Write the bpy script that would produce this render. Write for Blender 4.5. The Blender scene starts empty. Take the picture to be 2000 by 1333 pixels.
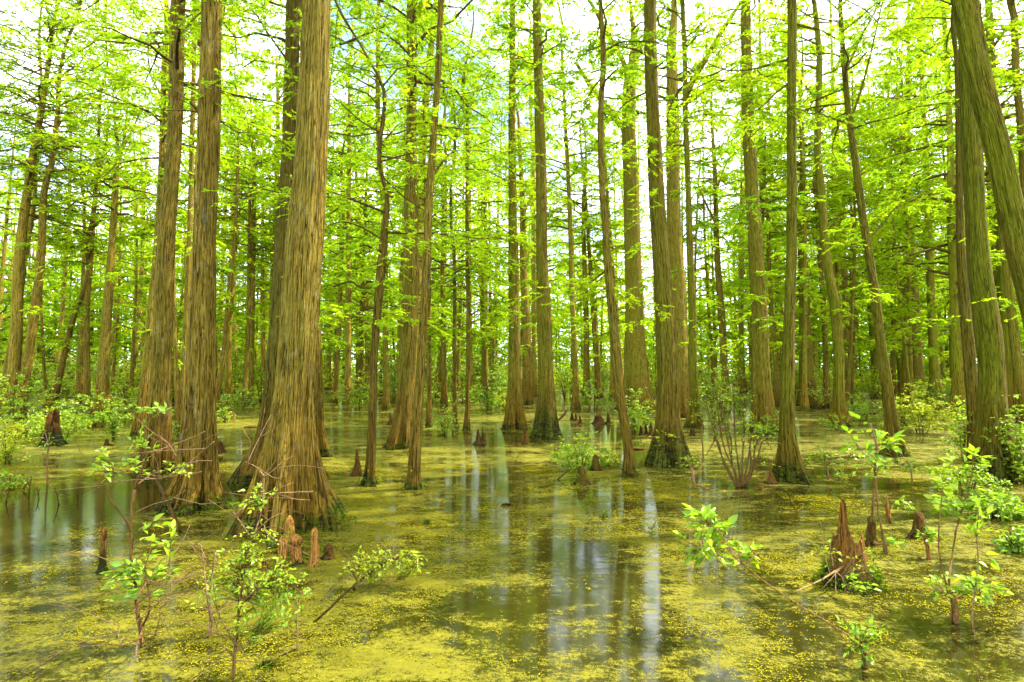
import bpy, math, random
import numpy as np
from mathutils import noise as mnoise, Vector

# ------------------------------------------------------------------ camera, sky, sun, exposure
sc = bpy.context.scene
F, HZ, CH = 1111.0, 722.0, 1.6            # focal length and horizon in photo pixels, eye height in metres
PITCH = math.atan((HZ - 666.5) / F)
cam = bpy.data.cameras.new("camera")
cam.sensor_width = 36.0
cam.lens = 36.0 * F / 2000.0
cam.clip_start = 0.05
cam.clip_end = 2000
co = bpy.data.objects.new("camera", cam)
sc.collection.objects.link(co)
co.location = (0, 0, CH)
co.rotation_euler = (math.pi / 2 + PITCH, 0, 0)
sc.camera = co

SUN_EL, SUN_AZ = math.radians(58), math.atan2(0.90, 0.30)   # azimuth from +Y towards +X
world = bpy.data.worlds.new("World")
sc.world = world
world.use_nodes = True
nt = world.node_tree
for n in list(nt.nodes): nt.nodes.remove(n)
N = nt.nodes.new; Lk = nt.links.new
out = N('ShaderNodeOutputWorld'); bg = N('ShaderNodeBackground'); bg.inputs[1].default_value = 0.125
sky = N('ShaderNodeTexSky'); sky.sky_type = 'NISHITA'; sky.sun_disc = False
sky.sun_elevation = SUN_EL; sky.sun_rotation = SUN_AZ
tc = N('ShaderNodeTexCoord'); mp = N('ShaderNodeMapping'); mp.inputs['Scale'].default_value = (1.6, 1.6, 3.2)
mp.inputs['Location'].default_value = (0.35, 0.2, 0.0)
nz = N('ShaderNodeTexNoise'); nz.inputs['Scale'].default_value = 1.7; nz.inputs['Detail'].default_value = 6
rp = N('ShaderNodeValToRGB'); rp.color_ramp.elements[0].position = 0.36; rp.color_ramp.elements[1].position = 0.52
mx = N('ShaderNodeMix'); mx.data_type = 'RGBA'; mx.inputs['B'].default_value = (9.0, 9.6, 10.8, 1)
Lk(tc.outputs['Generated'], mp.inputs['Vector']); Lk(mp.outputs[0], nz.inputs['Vector'])
Lk(nz.outputs['Fac'], rp.inputs['Fac']); Lk(rp.outputs[0], mx.inputs['Factor'])
Lk(sky.outputs[0], mx.inputs['A']); Lk(mx.outputs['Result'], bg.inputs[0]); Lk(bg.outputs[0], out.inputs[0])

sl = bpy.data.lights.new("sun", 'SUN'); sl.energy = 5.0; sl.angle = math.radians(0.8); sl.color = (1.0, 0.93, 0.80)
so = bpy.data.objects.new("sun", sl); sc.collection.objects.link(so)
sd = Vector((math.sin(SUN_AZ) * math.cos(SUN_EL), math.cos(SUN_AZ) * math.cos(SUN_EL), math.sin(SUN_EL)))
so.rotation_euler = (-sd).to_track_quat('-Z', 'Y').to_euler()
so.location = (20, 10, 40)

sc.view_settings.view_transform = 'Standard'
sc.view_settings.look = 'None'
sc.view_settings.gamma = 1.0
sc.view_settings.exposure = 2.18
sc.render.engine = 'CYCLES'
sc.cycles.max_bounces = 12
sc.cycles.diffuse_bounces = 8
sc.cycles.transmission_bounces = 8
sc.cycles.glossy_bounces = 3
sc.cycles.caustics_reflective = False
sc.cycles.caustics_refractive = False
sc.cycles.use_denoising = True

rng = np.random.default_rng(11)
random.seed(5)

# ------------------------------------------------------------------ measuring helpers
CP, SP = math.cos(PITCH), math.sin(PITCH)
def ray(px, py):
    dx, dy = (px - 1000.0) / F, (666.5 - py) / F
    return np.array((dx, CP - dy * SP, SP + dy * CP))
def ground(px, py):
    r = ray(px, py); t = -CH / r[2]
    return np.array((r[0] * t, r[1] * t, 0.0))
def at(px, py, Y):
    r = ray(px, py); t = Y / r[1]
    return np.array((r[0] * t, Y, CH + r[2] * t))

# ------------------------------------------------------------------ materials
def new_mat(name):
    m = bpy.data.materials.new(name); m.use_nodes = True
    nt = m.node_tree
    for n in list(nt.nodes): nt.nodes.remove(n)
    o = nt.nodes.new('ShaderNodeOutputMaterial')
    return m, nt, o
def nd(nt, typ, **kw):
    n = nt.nodes.new(typ)
    for k, v in kw.items():
        if k in n.inputs: n.inputs[k].default_value = v
        else: setattr(n, k, v)
    return n
def ramp(nt, fac, stops):
    r = nt.nodes.new('ShaderNodeValToRGB'); e = r.color_ramp.elements
    while len(e) < len(stops): e.new(0.5)
    for i, (p, c) in enumerate(stops):
        e[i].position = p; e[i].color = (c[0], c[1], c[2], 1) if not isinstance(c, (int, float)) else (c, c, c, 1)
    nt.links.new(fac, r.inputs['Fac']); return r.outputs[0]
def mixc(nt, fac, a, b, mode='MIX'):
    m = nt.nodes.new('ShaderNodeMix'); m.data_type = 'RGBA'; m.blend_type = mode
    for s, v in (('Factor', fac), ('A', a), ('B', b)):
        if isinstance(v, bpy.types.NodeSocket): nt.links.new(v, m.inputs[s])
        else: m.inputs[s].default_value = v if s == 'Factor' else (v[0], v[1], v[2], 1)
    return m.outputs['Result']
def math_(nt, op, a, b=0.0, clamp=False):
    m = nt.nodes.new('ShaderNodeMath'); m.operation = op; m.use_clamp = clamp
    for i, v in enumerate((a, b)):
        if isinstance(v, bpy.types.NodeSocket): nt.links.new(v, m.inputs[i])
        else: m.inputs[i].default_value = v
    return m.outputs[0]
def noise_(nt, vec, scale, detail=3, rough=0.55, stretch=None, loc=None):
    if stretch or loc:
        mp = nt.nodes.new('ShaderNodeMapping')
        if stretch: mp.inputs['Scale'].default_value = stretch
        if loc: mp.inputs['Location'].default_value = loc
        nt.links.new(vec, mp.inputs['Vector']); vec = mp.outputs[0]
    n = nd(nt, 'ShaderNodeTexNoise', Scale=scale, Detail=detail, Roughness=rough)
    nt.links.new(vec, n.inputs['Vector']); return n.outputs['Fac']

def bark_material(name, dark, mid, light, red, fine=1.0, wood=False, attr=False):
    m, nt, o = new_mat(name); L = nt.links.new
    tc = nt.nodes.new('ShaderNodeTexCoord'); P = tc.outputs['Object']
    oi = nt.nodes.new('ShaderNodeObjectInfo')
    sepc = nt.nodes.new('ShaderNodeSeparateColor'); L(oi.outputs['Color'], sepc.inputs[0])
    add = nt.nodes.new('ShaderNodeVectorMath'); add.operation = 'ADD'
    if attr:      # strips run along the stem: coordinates unrolled round each trunk, stored on its vertices
        an = nt.nodes.new('ShaderNodeAttribute'); an.attribute_name = 'bark_co'; L(an.outputs['Vector'], add.inputs[0])
    else: L(P, add.inputs[0])
    cmb = nt.nodes.new('ShaderNodeCombineXYZ'); L(math_(nt, 'MULTIPLY', oi.outputs['Random'], 37.0), cmb.inputs[0])
    L(cmb.outputs[0], add.inputs[1]); V = add.outputs[0]
    wob = noise_(nt, V, 5 * fine, 2, 0.5, stretch=(1, 1, 0.5))
    r1 = noise_(nt, V, 38 * fine, 2, 0.5, stretch=(1, 1, 0.03))
    r2 = noise_(nt, V, 85 * fine, 2, 0.55, stretch=(1, 1, 0.05))
    fib = noise_(nt, V, 110 * fine, 3, 0.65, stretch=(1, 1, 0.06))
    blot = noise_(nt, V, 3.2, 4, 0.6, stretch=(1, 1, 0.45))
    f1 = ramp(nt, math_(nt, 'ABSOLUTE', math_(nt, 'SUBTRACT', r1, 0.5)), [(0.0, 0.0), (0.036, 1.0)])
    f2 = ramp(nt, math_(nt, 'ABSOLUTE', math_(nt, 'SUBTRACT', r2, 0.5)), [(0.0, 0.35), (0.03, 1.0)])
    brk = noise_(nt, V, 24 * fine, 3, 0.6, stretch=(1, 1, 0.22))
    f1 = math_(nt, 'MAXIMUM', f1, ramp(nt, brk, [(0.52, 0.0), (0.60, 0.8)]))
    mixv = math_(nt, 'MULTIPLY', math_(nt, 'MULTIPLY', f1, f2), math_(nt, 'ADD', math_(nt, 'MULTIPLY', fib, 1.7), -0.12))
    col = ramp(nt, mixv, [(0.08, dark), (0.50, mid), (1.0, light)])
    col = mixc(nt, ramp(nt, blot, [(0.50, 0.0), (0.75, 0.35)]), col, mixc(nt, mixv, dark, light))
    strk = noise_(nt, V, 9, 3, 0.6, stretch=(1, 1, 0.06))
    col = mixc(nt, ramp(nt, strk, [(0.52, 0.0), (0.72, 0.5)]), col, mixc(nt, mixv, dark, red))
    sep = nt.nodes.new('ShaderNodeSeparateXYZ'); L(P, sep.inputs[0]); Z = sep.outputs['Z']
    lich = ramp(nt, math_(nt, 'ADD', noise_(nt, V, 11, 4, 0.7, stretch=(1, 1, 0.6)), math_(nt, 'MULTIPLY', math_(nt, 'SUBTRACT', noise_(nt, V, 1.6, 2), 0.5), 0.5)), [(0.60, 0.0), (0.70, 0.30)])
    col = mixc(nt, lich, col, mixc(nt, fib, (0.12, 0.12, 0.045), (0.32, 0.31, 0.17)))
    # algae on the shaded north-facing flank
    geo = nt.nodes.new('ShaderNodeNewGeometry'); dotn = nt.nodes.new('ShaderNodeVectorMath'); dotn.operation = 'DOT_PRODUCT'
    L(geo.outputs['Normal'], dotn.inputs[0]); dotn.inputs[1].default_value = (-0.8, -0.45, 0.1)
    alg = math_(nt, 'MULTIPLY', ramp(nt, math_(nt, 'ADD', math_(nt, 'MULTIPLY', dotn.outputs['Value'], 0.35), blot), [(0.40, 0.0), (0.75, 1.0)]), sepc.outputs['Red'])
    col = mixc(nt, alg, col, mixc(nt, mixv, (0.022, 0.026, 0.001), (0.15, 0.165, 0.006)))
    if wood:
        wn = math_(nt, 'ADD', Z, math_(nt, 'MULTIPLY', math_(nt, 'SUBTRACT', noise_(nt, V, 9, 5, 0.7), 0.5), 0.3))
        col = mixc(nt, ramp(nt, math_(nt, 'DIVIDE', wn, math_(nt, 'ADD', sepc.outputs['Blue'], 0.001)), [(0.5, 1.0), (1.0, 0.0)]), col, mixc(nt, fib, (0.008, 0.007, 0.003), (0.035, 0.045, 0.004)))
    if not wood:
        # reddish flood zone and dark wet moss-grown foot
        zn = math_(nt, 'ADD', Z, math_(nt, 'MULTIPLY', math_(nt, 'SUBTRACT', blot, 0.5), 0.9))
        flood = ramp(nt, math_(nt, 'MULTIPLY', zn, 0.6), [(0.0, 0.75), (1.0, 0.0)])
        col = mixc(nt, flood, col, mixc(nt, mixv, dark, red))
        zn2 = math_(nt, 'ADD', Z, math_(nt, 'MULTIPLY', math_(nt, 'SUBTRACT', noise_(nt, V, 9, 5, 0.7), 0.5), 0.9))
        foot = ramp(nt, math_(nt, 'DIVIDE', zn2, math_(nt, 'ADD', math_(nt, 'MULTIPLY', sepc.outputs['Blue'], 1.0), 0.10)), [(0.3, 0.95), (1.1, 0.0)])
        mossn = noise_(nt, V, 22, 4, 0.65)
        mossn = math_(nt, 'MULTIPLY', mossn, math_(nt, 'ADD', math_(nt, 'MULTIPLY', mixv, 0.5), 0.75))
        mossc = mixc(nt, ramp(nt, mossn, [(0.42, 0.0), (0.6, 1.0)]), (0.012, 0.009, 0.003), (0.050, 0.062, 0.004))
        col = mixc(nt, foot, col, mossc)
    b = nd(nt, 'ShaderNodeBsdfPrincipled', Roughness=0.85)
    b.inputs['Specular IOR Level'].default_value = 0.06
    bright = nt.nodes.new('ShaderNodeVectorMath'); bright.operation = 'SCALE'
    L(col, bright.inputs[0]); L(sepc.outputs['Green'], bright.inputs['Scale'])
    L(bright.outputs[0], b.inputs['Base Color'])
    bp = nd(nt, 'ShaderNodeBump', Strength=1.0, Distance=0.02); L(mixv, bp.inputs['Height'])
    L(bp.outputs[0], b.inputs['Normal']); L(b.outputs[0], o.inputs[0])
    return m

def leaf_material(name, ca, cb, cc, trans=0.5, gloss=0.0):
    m, nt, o = new_mat(name); L = nt.links.new
    geo = nt.nodes.new('ShaderNodeNewGeometry'); oi = nt.nodes.new('ShaderNodeObjectInfo')
    nz = noise_(nt, geo.outputs['Position'], 0.7, 3)
    f = math_(nt, 'ADD', math_(nt, 'MULTIPLY', geo.outputs['Random Per Island'], 0.55), math_(nt, 'MULTIPLY', nz, 0.8))
    f = math_(nt, 'ADD', f, math_(nt, 'MULTIPLY', oi.outputs['Random'], 0.25))
    col = ramp(nt, math_(nt, 'MULTIPLY', f, 0.62), [(0.22, cc), (0.5, cb), (0.78, ca)])
    d = nt.nodes.new('ShaderNodeBsdfDiffuse'); L(col, d.inputs[0])
    t = nt.nodes.new('ShaderNodeBsdfTranslucent')
    L(mixc(nt, 1.0, col, (1.0, 1.05, 0.6), 'MULTIPLY'), t.inputs[0])
    s = nd(nt, 'ShaderNodeMixShader', Fac=trans); L(d.outputs[0], s.inputs[1]); L(t.outputs[0], s.inputs[2])
    last = s.outputs[0]
    if gloss:
        g = nd(nt, 'ShaderNodeBsdfGlossy', Roughness=0.35); s2 = nd(nt, 'ShaderNodeMixShader', Fac=gloss)
        L(last, s2.inputs[1]); L(g.outputs[0], s2.inputs[2]); last = s2.outputs[0]
    L(last, o.inputs[0]); return m

BARK_COLS = ((0.015, 0.009, 0.001), (0.100, 0.071, 0.005), (0.235, 0.172, 0.026), (0.135, 0.064, 0.005))
BARK = bark_material('cypress_bark', *BARK_COLS, attr=True)
LIMB_BARK = bark_material('limb_bark', *BARK_COLS, wood=True)
WOOD = bark_material('rotten_wood', (0.028, 0.013, 0.004), (0.13, 0.060, 0.010), (0.30, 0.145, 0.030), (0.24, 0.080, 0.010), 1.4, True)
TWIG = bark_material('twig_bark', (0.04, 0.023, 0.007), (0.13, 0.075, 0.017), (0.24, 0.14, 0.038), (0.20, 0.085, 0.018), 2.0, True)
PALE = bark_material('pale_twig', (0.14, 0.07, 0.03), (0.31, 0.18, 0.075), (0.44, 0.29, 0.14), (0.37, 0.16, 0.06), 2.0, True)
LEAF = leaf_material('cypress_leaf', (0.48, 0.54, 0.010), (0.31, 0.45, 0.010), (0.11, 0.28, 0.016), 0.5)
SHRUB = leaf_material('shrub_leaf', (0.36, 0.43, 0.014), (0.20, 0.32, 0.014), (0.07, 0.18, 0.012), 0.48, 0.02)
GOLD = leaf_material('yellow_shrub_leaf', (0.46, 0.47, 0.025), (0.33, 0.39, 0.014), (0.14, 0.24, 0.010), 0.48, 0.02)
MOSS = leaf_material('moss_leaf', (0.15, 0.18, 0.008), (0.07, 0.12, 0.006), (0.03, 0.06, 0.004), 0.25)

def water_material():
    m, nt, o = new_mat('swamp_water'); L = nt.links.new
    tc = nt.nodes.new('ShaderNodeTexCoord'); P = tc.outputs['Object']
    at_ = nt.nodes.new('ShaderNodeAttribute'); at_.attribute_name = 'weed'
    W = at_.outputs['Fac']
    n2 = noise_(nt, P, 1.7, 4, 0.6, stretch=(0.55, 1.25, 1))
    n3 = noise_(nt, P, 7.5, 4, 0.65, stretch=(0.7, 1.15, 1))
    n4 = noise_(nt, P, 30, 5, 0.8)
    n5 = noise_(nt, P, 150, 2, 0.7)
    dens = math_(nt, 'ADD', W, math_(nt, 'MULTIPLY', math_(nt, 'SUBTRACT', n2, 0.5), 2.3))
    dens = math_(nt, 'ADD', dens, math_(nt, 'MULTIPLY', math_(nt, 'SUBTRACT', n3, 0.5), 2.0))
    grain = math_(nt, 'ADD', math_(nt, 'MULTIPLY', math_(nt, 'SUBTRACT', n4, 0.5), 1.0), math_(nt, 'ADD', math_(nt, 'MULTIPLY', math_(nt, 'SUBTRACT', n5, 0.5), 0.7), 0.5))
    v = math_(nt, 'ADD', math_(nt, 'MULTIPLY', math_(nt, 'SUBTRACT', dens, 0.5), 0.34), grain)
    mask = ramp(nt, v, [(0.47, 0.0), (0.60, 1.0)])
    film = ramp(nt, dens, [(0.3, 0.0), (1.3, 0.14)])     # thin film of broken weed between the clumps
    mask = math_(nt, 'MAXIMUM', mask, film)
    weed = mixc(nt, n3, mixc(nt, n5, (0.018, 0.021, 0.002), (0.060, 0.062, 0.003)), mixc(nt, n4, (0.056, 0.055, 0.003), (0.215, 0.188, 0.005)))
    wb = nd(nt, 'ShaderNodeBsdfPrincipled', Roughness=0.75); L(weed, wb.inputs['Base Color'])
    wb.inputs['Specular IOR Level'].default_value = 0.1
    bp = nd(nt, 'ShaderNodeBump', Strength=0.7, Distance=0.012); L(grain, bp.inputs['Height']); L(bp.outputs[0], wb.inputs['Normal'])
    wa = nd(nt, 'ShaderNodeBsdfPrincipled', Roughness=0.08, IOR=1.48)
    murk = mixc(nt, n3, (0.006, 0.006, 0.001), (0.022, 0.020, 0.002))
    L(murk, wa.inputs['Base Color'])
    wv = noise_(nt, P, 5, 2, 0.5, stretch=(0.6, 1.6, 1))
    b2 = nd(nt, 'ShaderNodeBump', Strength=0.12, Distance=0.01); L(wv, b2.inputs['Height']); L(b2.outputs[0], wa.inputs['Normal'])
    s = nt.nodes.new('ShaderNodeMixShader'); L(mask, s.inputs[0]); L(wa.outputs[0], s.inputs[1]); L(wb.outputs[0], s.inputs[2])
    L(s.outputs[0], o.inputs[0]); return m
WATER = water_material()

# ------------------------------------------------------------------ mesh helpers
class MB:
    """collects tubes and leaves, links them as one mesh object"""
    def __init__(s): s.v, s.l, s.t, s.m, s.n = [], [], [], [], 0
    def add(s, verts, faces, mi=0):
        verts = np.asarray(verts, float).reshape(-1, 3); s.v.append(verts)
        s.l.append(np.fromiter((i for f in faces for i in f), dtype=np.int64) + s.n)
        s.t.append(np.array([len(f) for f in faces])); s.m.append(np.full(len(faces), mi))
        s.n += len(verts)
    def leaves(s, V, F_, mi=0):                       # V (N,k,3), F_ list of index tuples inside one leaf
        n, k = V.shape[0], V.shape[1]
        if n == 0: return
        base = np.arange(n) * k + s.n
        flat = np.array([i for f in F_ for i in f])
        s.l.append((base[:, None] + flat[None, :]).ravel())
        s.t.append(np.tile([len(f) for f in F_], n)); s.m.append(np.full(n * len(F_), mi))
        s.v.append(V.reshape(-1, 3)); s.n += n * k
    def tube(s, pts, rad, k=6, mi=0, cap=True):
        pts = np.asarray(pts, float); n = len(pts)
        d = np.gradient(pts, axis=0); d /= np.linalg.norm(d, axis=1)[:, None] + 1e-9
        up = np.array((0.31, 0.17, 0.93)) if abs(d[0][2]) < 0.9 else np.array((1, 0.2, 0.1))
        a = np.cross(d, up); a /= np.linalg.norm(a, axis=1)[:, None] + 1e-9
        b = np.cross(d, a)
        th = np.linspace(0, 2 * math.pi, k, endpoint=False)
        rad = np.asarray(rad, float).reshape(-1, 1, 1)
        V = pts[:, None, :] + rad * (np.cos(th)[None, :, None] * a[:, None, :] + np.sin(th)[None, :, None] * b[:, None, :])
        fs = []
        for i in range(n - 1):
            for j in range(k):
                j2 = (j + 1) % k
                fs.append((i * k + j, i * k + j2, (i + 1) * k + j2, (i + 1) * k + j))
        if cap: fs.append(tuple(range((n - 1) * k, n * k))); fs.append(tuple(reversed(range(k))))
        s.add(V, fs, mi)
    def mesh(s, name, mats, smooth=True):
        me = bpy.data.meshes.new(name)
        if s.v:
            v, l, t, m = np.concatenate(s.v), np.concatenate(s.l), np.concatenate(s.t), np.concatenate(s.m)
            me.vertices.add(len(v)); me.vertices.foreach_set('co', v.astype(np.float32).ravel())
            me.loops.add(len(l)); me.loops.foreach_set('vertex_index', l.astype(np.int32))
            me.polygons.add(len(t)); me.polygons.foreach_set('loop_start', (np.cumsum(t) - t).astype(np.int32))
            me.polygons.foreach_set('loop_total', t.astype(np.int32))
        for q in mats: me.materials.append(q)
        if s.v:
            me.polygons.foreach_set('material_index', m.astype(np.int32))
            me.polygons.foreach_set('use_smooth', np.full(len(t), smooth))
            me.update(calc_edges=True); me.validate()
        return me
    def build(s, name, mats, parent=None, loc=(0, 0, 0), color=(0.5, 1, 0, 1), smooth=True):
        return link(name, s.mesh(name, mats, smooth), parent, loc, color)
def link(name, me, parent=None, loc=(0, 0, 0), color=(0.5, 1, 0, 1)):
    o = bpy.data.objects.new(name, me); sc.collection.objects.link(o)
    o.location = loc; o.color = color
    if parent is not None: o.parent = parent
    return o
def tag(o, label=None, cat=None, group=None, kind=None):
    if label: o['label'] = label
    if cat: o['category'] = cat
    if group: o['group'] = group
    if kind: o['kind'] = kind
    return o
def empty(name, loc, label, cat, group=None):
    o = bpy.data.objects.new(name, None); sc.collection.objects.link(o)
    o.location = tuple(loc); o.empty_display_size = 0.2
    return tag(o, label, cat, group)
def curve(pts, n):
    """Catmull-Rom through rows of pts"""
    p = np.asarray(pts, float)
    if len(p) == 2: return p[0] + (p[1] - p[0]) * np.linspace(0, 1, n)[:, None]
    p = np.vstack([2 * p[0] - p[1], p, 2 * p[-1] - p[-2]])
    m = len(p) - 3; out = []
    for u in np.linspace(0, m - 1e-6, n):
        i = int(u); t = u - i; a, b, c, d = p[i:i + 4]
        out.append(0.5 * (2 * b + (c - a) * t + (2 * a - 5 * b + 4 * c - d) * t * t + (3 * b - a - 3 * c + d) * t ** 3))
    return np.array(out)

# needle spray leaf: narrow bent rhombus;   broad leaf: folded, pointed oval
NEEDLE_F = [(0, 1, 2, 3)]
BROAD_F = [(0, 1, 6), (0, 6, 3), (1, 2, 7, 6), (3, 6, 7, 4), (2, 5, 7), (4, 7, 5)]
def frames(D, rng, tilt):
    """unit direction D (N,3) -> side and normal with a random roll"""
    D = D / (np.linalg.norm(D, axis=1)[:, None] + 1e-9)
    up = np.tile((0., 0., 1.), (len(D), 1))
    S = np.cross(D, up); S /= np.linalg.norm(S, axis=1)[:, None] + 1e-6
    U = np.cross(S, D)
    a = rng.normal(0, tilt, len(D))[:, None]
    return D, S * np.cos(a) + U * np.sin(a), U * np.cos(a) - S * np.sin(a)
def needle_leaves(P, D, ln, wd, rng, tilt=0.55):
    D, S, U = frames(D, rng, tilt)
    ln = ln[:, None]; wd = wd[:, None]
    V = np.stack([P, P + D * ln * 0.45 + S * wd, P + D * ln - U * ln * 0.10, P + D * ln * 0.5 - S * wd], axis=1)
    return V
def broad_leaves(P, D, ln, rng, tilt=0.6, ratio=0.24):
    D, S, U = frames(D, rng, tilt)
    l = ln[:, None]; w = l * ratio * rng.uniform(0.8, 1.2, (len(P), 1)); fo = w * 0.35
    dr = l * rng.uniform(0.02, 0.22, (len(P), 1))
    b = P
    l1 = P + D * l * .33 + S * w + U * fo; l2 = P + D * l * .68 + S * w * .72 + U * fo * .7 - U * dr * .4
    r1 = P + D * l * .33 - S * w + U * fo; r2 = P + D * l * .68 - S * w * .72 + U * fo * .7 - U * dr * .4
    t = P + D * l - U * dr
    m1 = P + D * l * .36; m2 = P + D * l * .7 - U * dr * .4
    return np.stack([b, l1, l2, r1, r2, t, m1, m2], axis=1)

# ------------------------------------------------------------------ trees
def trunk_mesh(path, rad, near, seed, flute=0.16, flare_h=0.8, hollow=0):
    """path (n,3) local, rad (n,); rings stay level, buttress ribs fade upward, bark ridges in the surface when near"""
    nseg, dz_lo, dz_hi = {3: (170, 0.045, 0.09), 2: (72, 0.09, 0.22), 1: (28, 0.2, 0.5), 0: (12, 0.5, 1.5)}[near]
    z0, z1 = path[0, 2], path[-1, 2]
    zs = [z0 - 0.18]
    while zs[-1] < z1:
        zs.append(zs[-1] + (dz_lo if zs[-1] < flare_h * 3 else dz_hi))
    zs = np.array(zs); zs[-1] = z1
    zc = np.clip(zs, z0, z1)
    X = np.interp(zc, path[:, 2], path[:, 0]); Y = np.interp(zc, path[:, 2], path[:, 1]); R = np.interp(zc, path[:, 2], rad)
    th = np.linspace(0, 2 * math.pi, nseg, endpoint=False)
    r_ = np.random.default_rng(seed)
    k1, k2 = r_.integers(5, 8), r_.integers(9, 14)
    p1, p2, p3, tw = r_.uniform(0, 6.28, 4)
    A = flute * np.exp(-np.maximum(zs, 0) / flare_h) + 0.03
    Rref = float(np.interp(min(z1 * 0.5, 2.5), zs, R))
    ang = th[None, :] + 0.10 * np.sin(zs * 0.9 + tw)[:, None]
    lob = 0.75 * (np.abs(np.cos(ang * k1 / 2 + p1)) ** 0.8 * 2 - 1.1) + 0.45 * np.cos(ang * k2 + p2 + 0.3 * zs[:, None]) + 0.5 * np.cos(2 * ang + p3)
    RR = R[:, None] * (1 + A[:, None] * (lob - 0.42))
    RR *= 1 + 0.02 * np.sin(zs * 1.7 + p1)[:, None] * np.cos(ang * 3 + p2)
    if near >= 1:
        ng = 7 if near == 3 else 5
        for ga, gd, gw, gh in zip(r_.uniform(0, 6.283, ng), r_.uniform(0.10, 0.26, ng), r_.uniform(0.07, 0.16, ng), r_.uniform(0.5, 1.5, ng) * flare_h * 1.3):
            dd = (ang - ga + 0.15 * np.sin(zs * 2 + ga)[:, None] + math.pi) % (2 * math.pi) - math.pi
            RR *= 1 - gd * min(1.6, flute / 0.25) * np.exp(-np.maximum(zs, 0) / gh)[:, None] * np.exp(-(dd / gw) ** 2)
        if hollow:
            dd = (ang - hollow + math.pi) % (2 * math.pi) - math.pi
            RR *= 1 - 0.42 * np.exp(-np.maximum(zs - 0.25, 0) / 0.55)[:, None] * np.exp(-(dd / 0.13) ** 2)
    if near >= 2:
        f = 16.0 if near == 3 else 12.0
        am = 0.030 if near == 3 else 0.016
        for i, z in enumerate(zs):
            for j in range(nseg):
                c, s = math.cos(th[j]) * Rref, math.sin(th[j]) * Rref
                v = abs(mnoise.noise((c * f + seed, s * f, z * 0.8))) + 0.5 * abs(mnoise.noise((c * f * 2.3, s * f * 2.3 + seed, z * 0.9)))
                w = mnoise.noise((c * 3 + 7, s * 3, z * 1.1 + seed))
                RR[i, j] += am * (v - 0.45) * min(1, R[i] / 0.12) + 0.014 * w * min(1, R[i] / 0.2)
    V = np.zeros((len(zs), nseg, 3))
    V[:, :, 0] = X[:, None] + RR * np.cos(th); V[:, :, 1] = Y[:, None] + RR * np.sin(th); V[:, :, 2] = zs[:, None]
    mb = MB(); fs = []
    for i in range(len(zs) - 1):
        for j in range(nseg):
            j2 = (j + 1) % nseg
            fs.append((i * nseg + j, i * nseg + j2, (i + 1) * nseg + j2, (i + 1) * nseg + j))
    fs.append(tuple(range((len(zs) - 1) * nseg, len(zs) * nseg)))
    mb.add(V, fs); me = mb.mesh('trunk', [BARK])
    B = np.zeros((len(zs), nseg, 3)); B[:, :, 0] = np.cos(th) * Rref; B[:, :, 1] = np.sin(th) * Rref; B[:, :, 2] = zs[:, None]
    me.attributes.new('bark_co', 'FLOAT_VECTOR', 'POINT').data.foreach_set('vector', B.astype(np.float32).ravel())
    return me

def add_branch(mb, rng, p0, az, rise, L, ll, twigs, lpt, r0, leafy_from=0.22, droop=0.25, flat=0.6, slots=(0, 1)):
    """one bough with side twigs carrying feathery sprays"""
    n = 6; t = np.linspace(0, 1, n)
    d = np.array((math.cos(az), math.sin(az), 0.0)); side = np.array((-d[1], d[0], 0.0))
    w = rng.normal(0, 0.10, n).cumsum() * L * 0.5; w -= w[0]
    hz = rng.normal(0, 0.05, n).cumsum() * L * 0.6; hz -= hz[0]
    pts = p0 + d * (t * L)[:, None] + side * w[:, None] + np.array((0, 0, 1.0)) * (rise * t * L - droop * L * t ** 2.2 + hz)[:, None]
    mb.tube(pts, np.maximum(r0 * (1 - 0.85 * t), 0.0035), 4, slots[1], cap=False)
    tt = rng.uniform(leafy_from, 1.0, twigs)
    tp = np.stack([np.interp(tt, t, pts[:, k]) for k in range(3)], 1)
    sgn = rng.choice((-1, 1), twigs)
    tl = L * rng.uniform(0.10, 0.30, twigs) * (1.15 - 0.5 * tt) + 0.10
    td = d[None] * rng.uniform(0.3, 1.0, (twigs, 1)) + side[None] * (sgn * rng.uniform(0.3, 1.1, twigs))[:, None] + np.stack([np.zeros(twigs), np.zeros(twigs), rng.normal(-0.10, 0.22, twigs)], 1)
    td /= np.linalg.norm(td, axis=1)[:, None]
    # leaves along the twigs, two-ranked
    u = rng.uniform(0.1, 1.0, (twigs, lpt))
    P = tp[:, None, :] + td[:, None, :] * (u * tl[:, None])[:, :, None]
    P[:, :, 2] -= (u ** 2 * tl[:, None]) * 0.18
    lat = np.stack([-td[:, 1], td[:, 0], np.zeros(twigs)], 1)
    sg = rng.choice((-1, 1), (twigs, lpt))
    D = td[:, None, :] * 0.9 + lat[:, None, :] * (sg * rng.uniform(0.2, 1.0, (twigs, lpt)))[:, :, None]
    D[:, :, 2] += rng.normal(-0.08, 0.18, (twigs, lpt))
    P = P.reshape(-1, 3); D = D.reshape(-1, 3)
    ln = ll * rng.uniform(0.6, 1.35, len(P)); wd = ln * rng.uniform(0.13, 0.22, len(P))
    mb.leaves(needle_leaves(P, D, ln, wd, rng, flat), NEEDLE_F, slots[0])
    return pts

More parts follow.
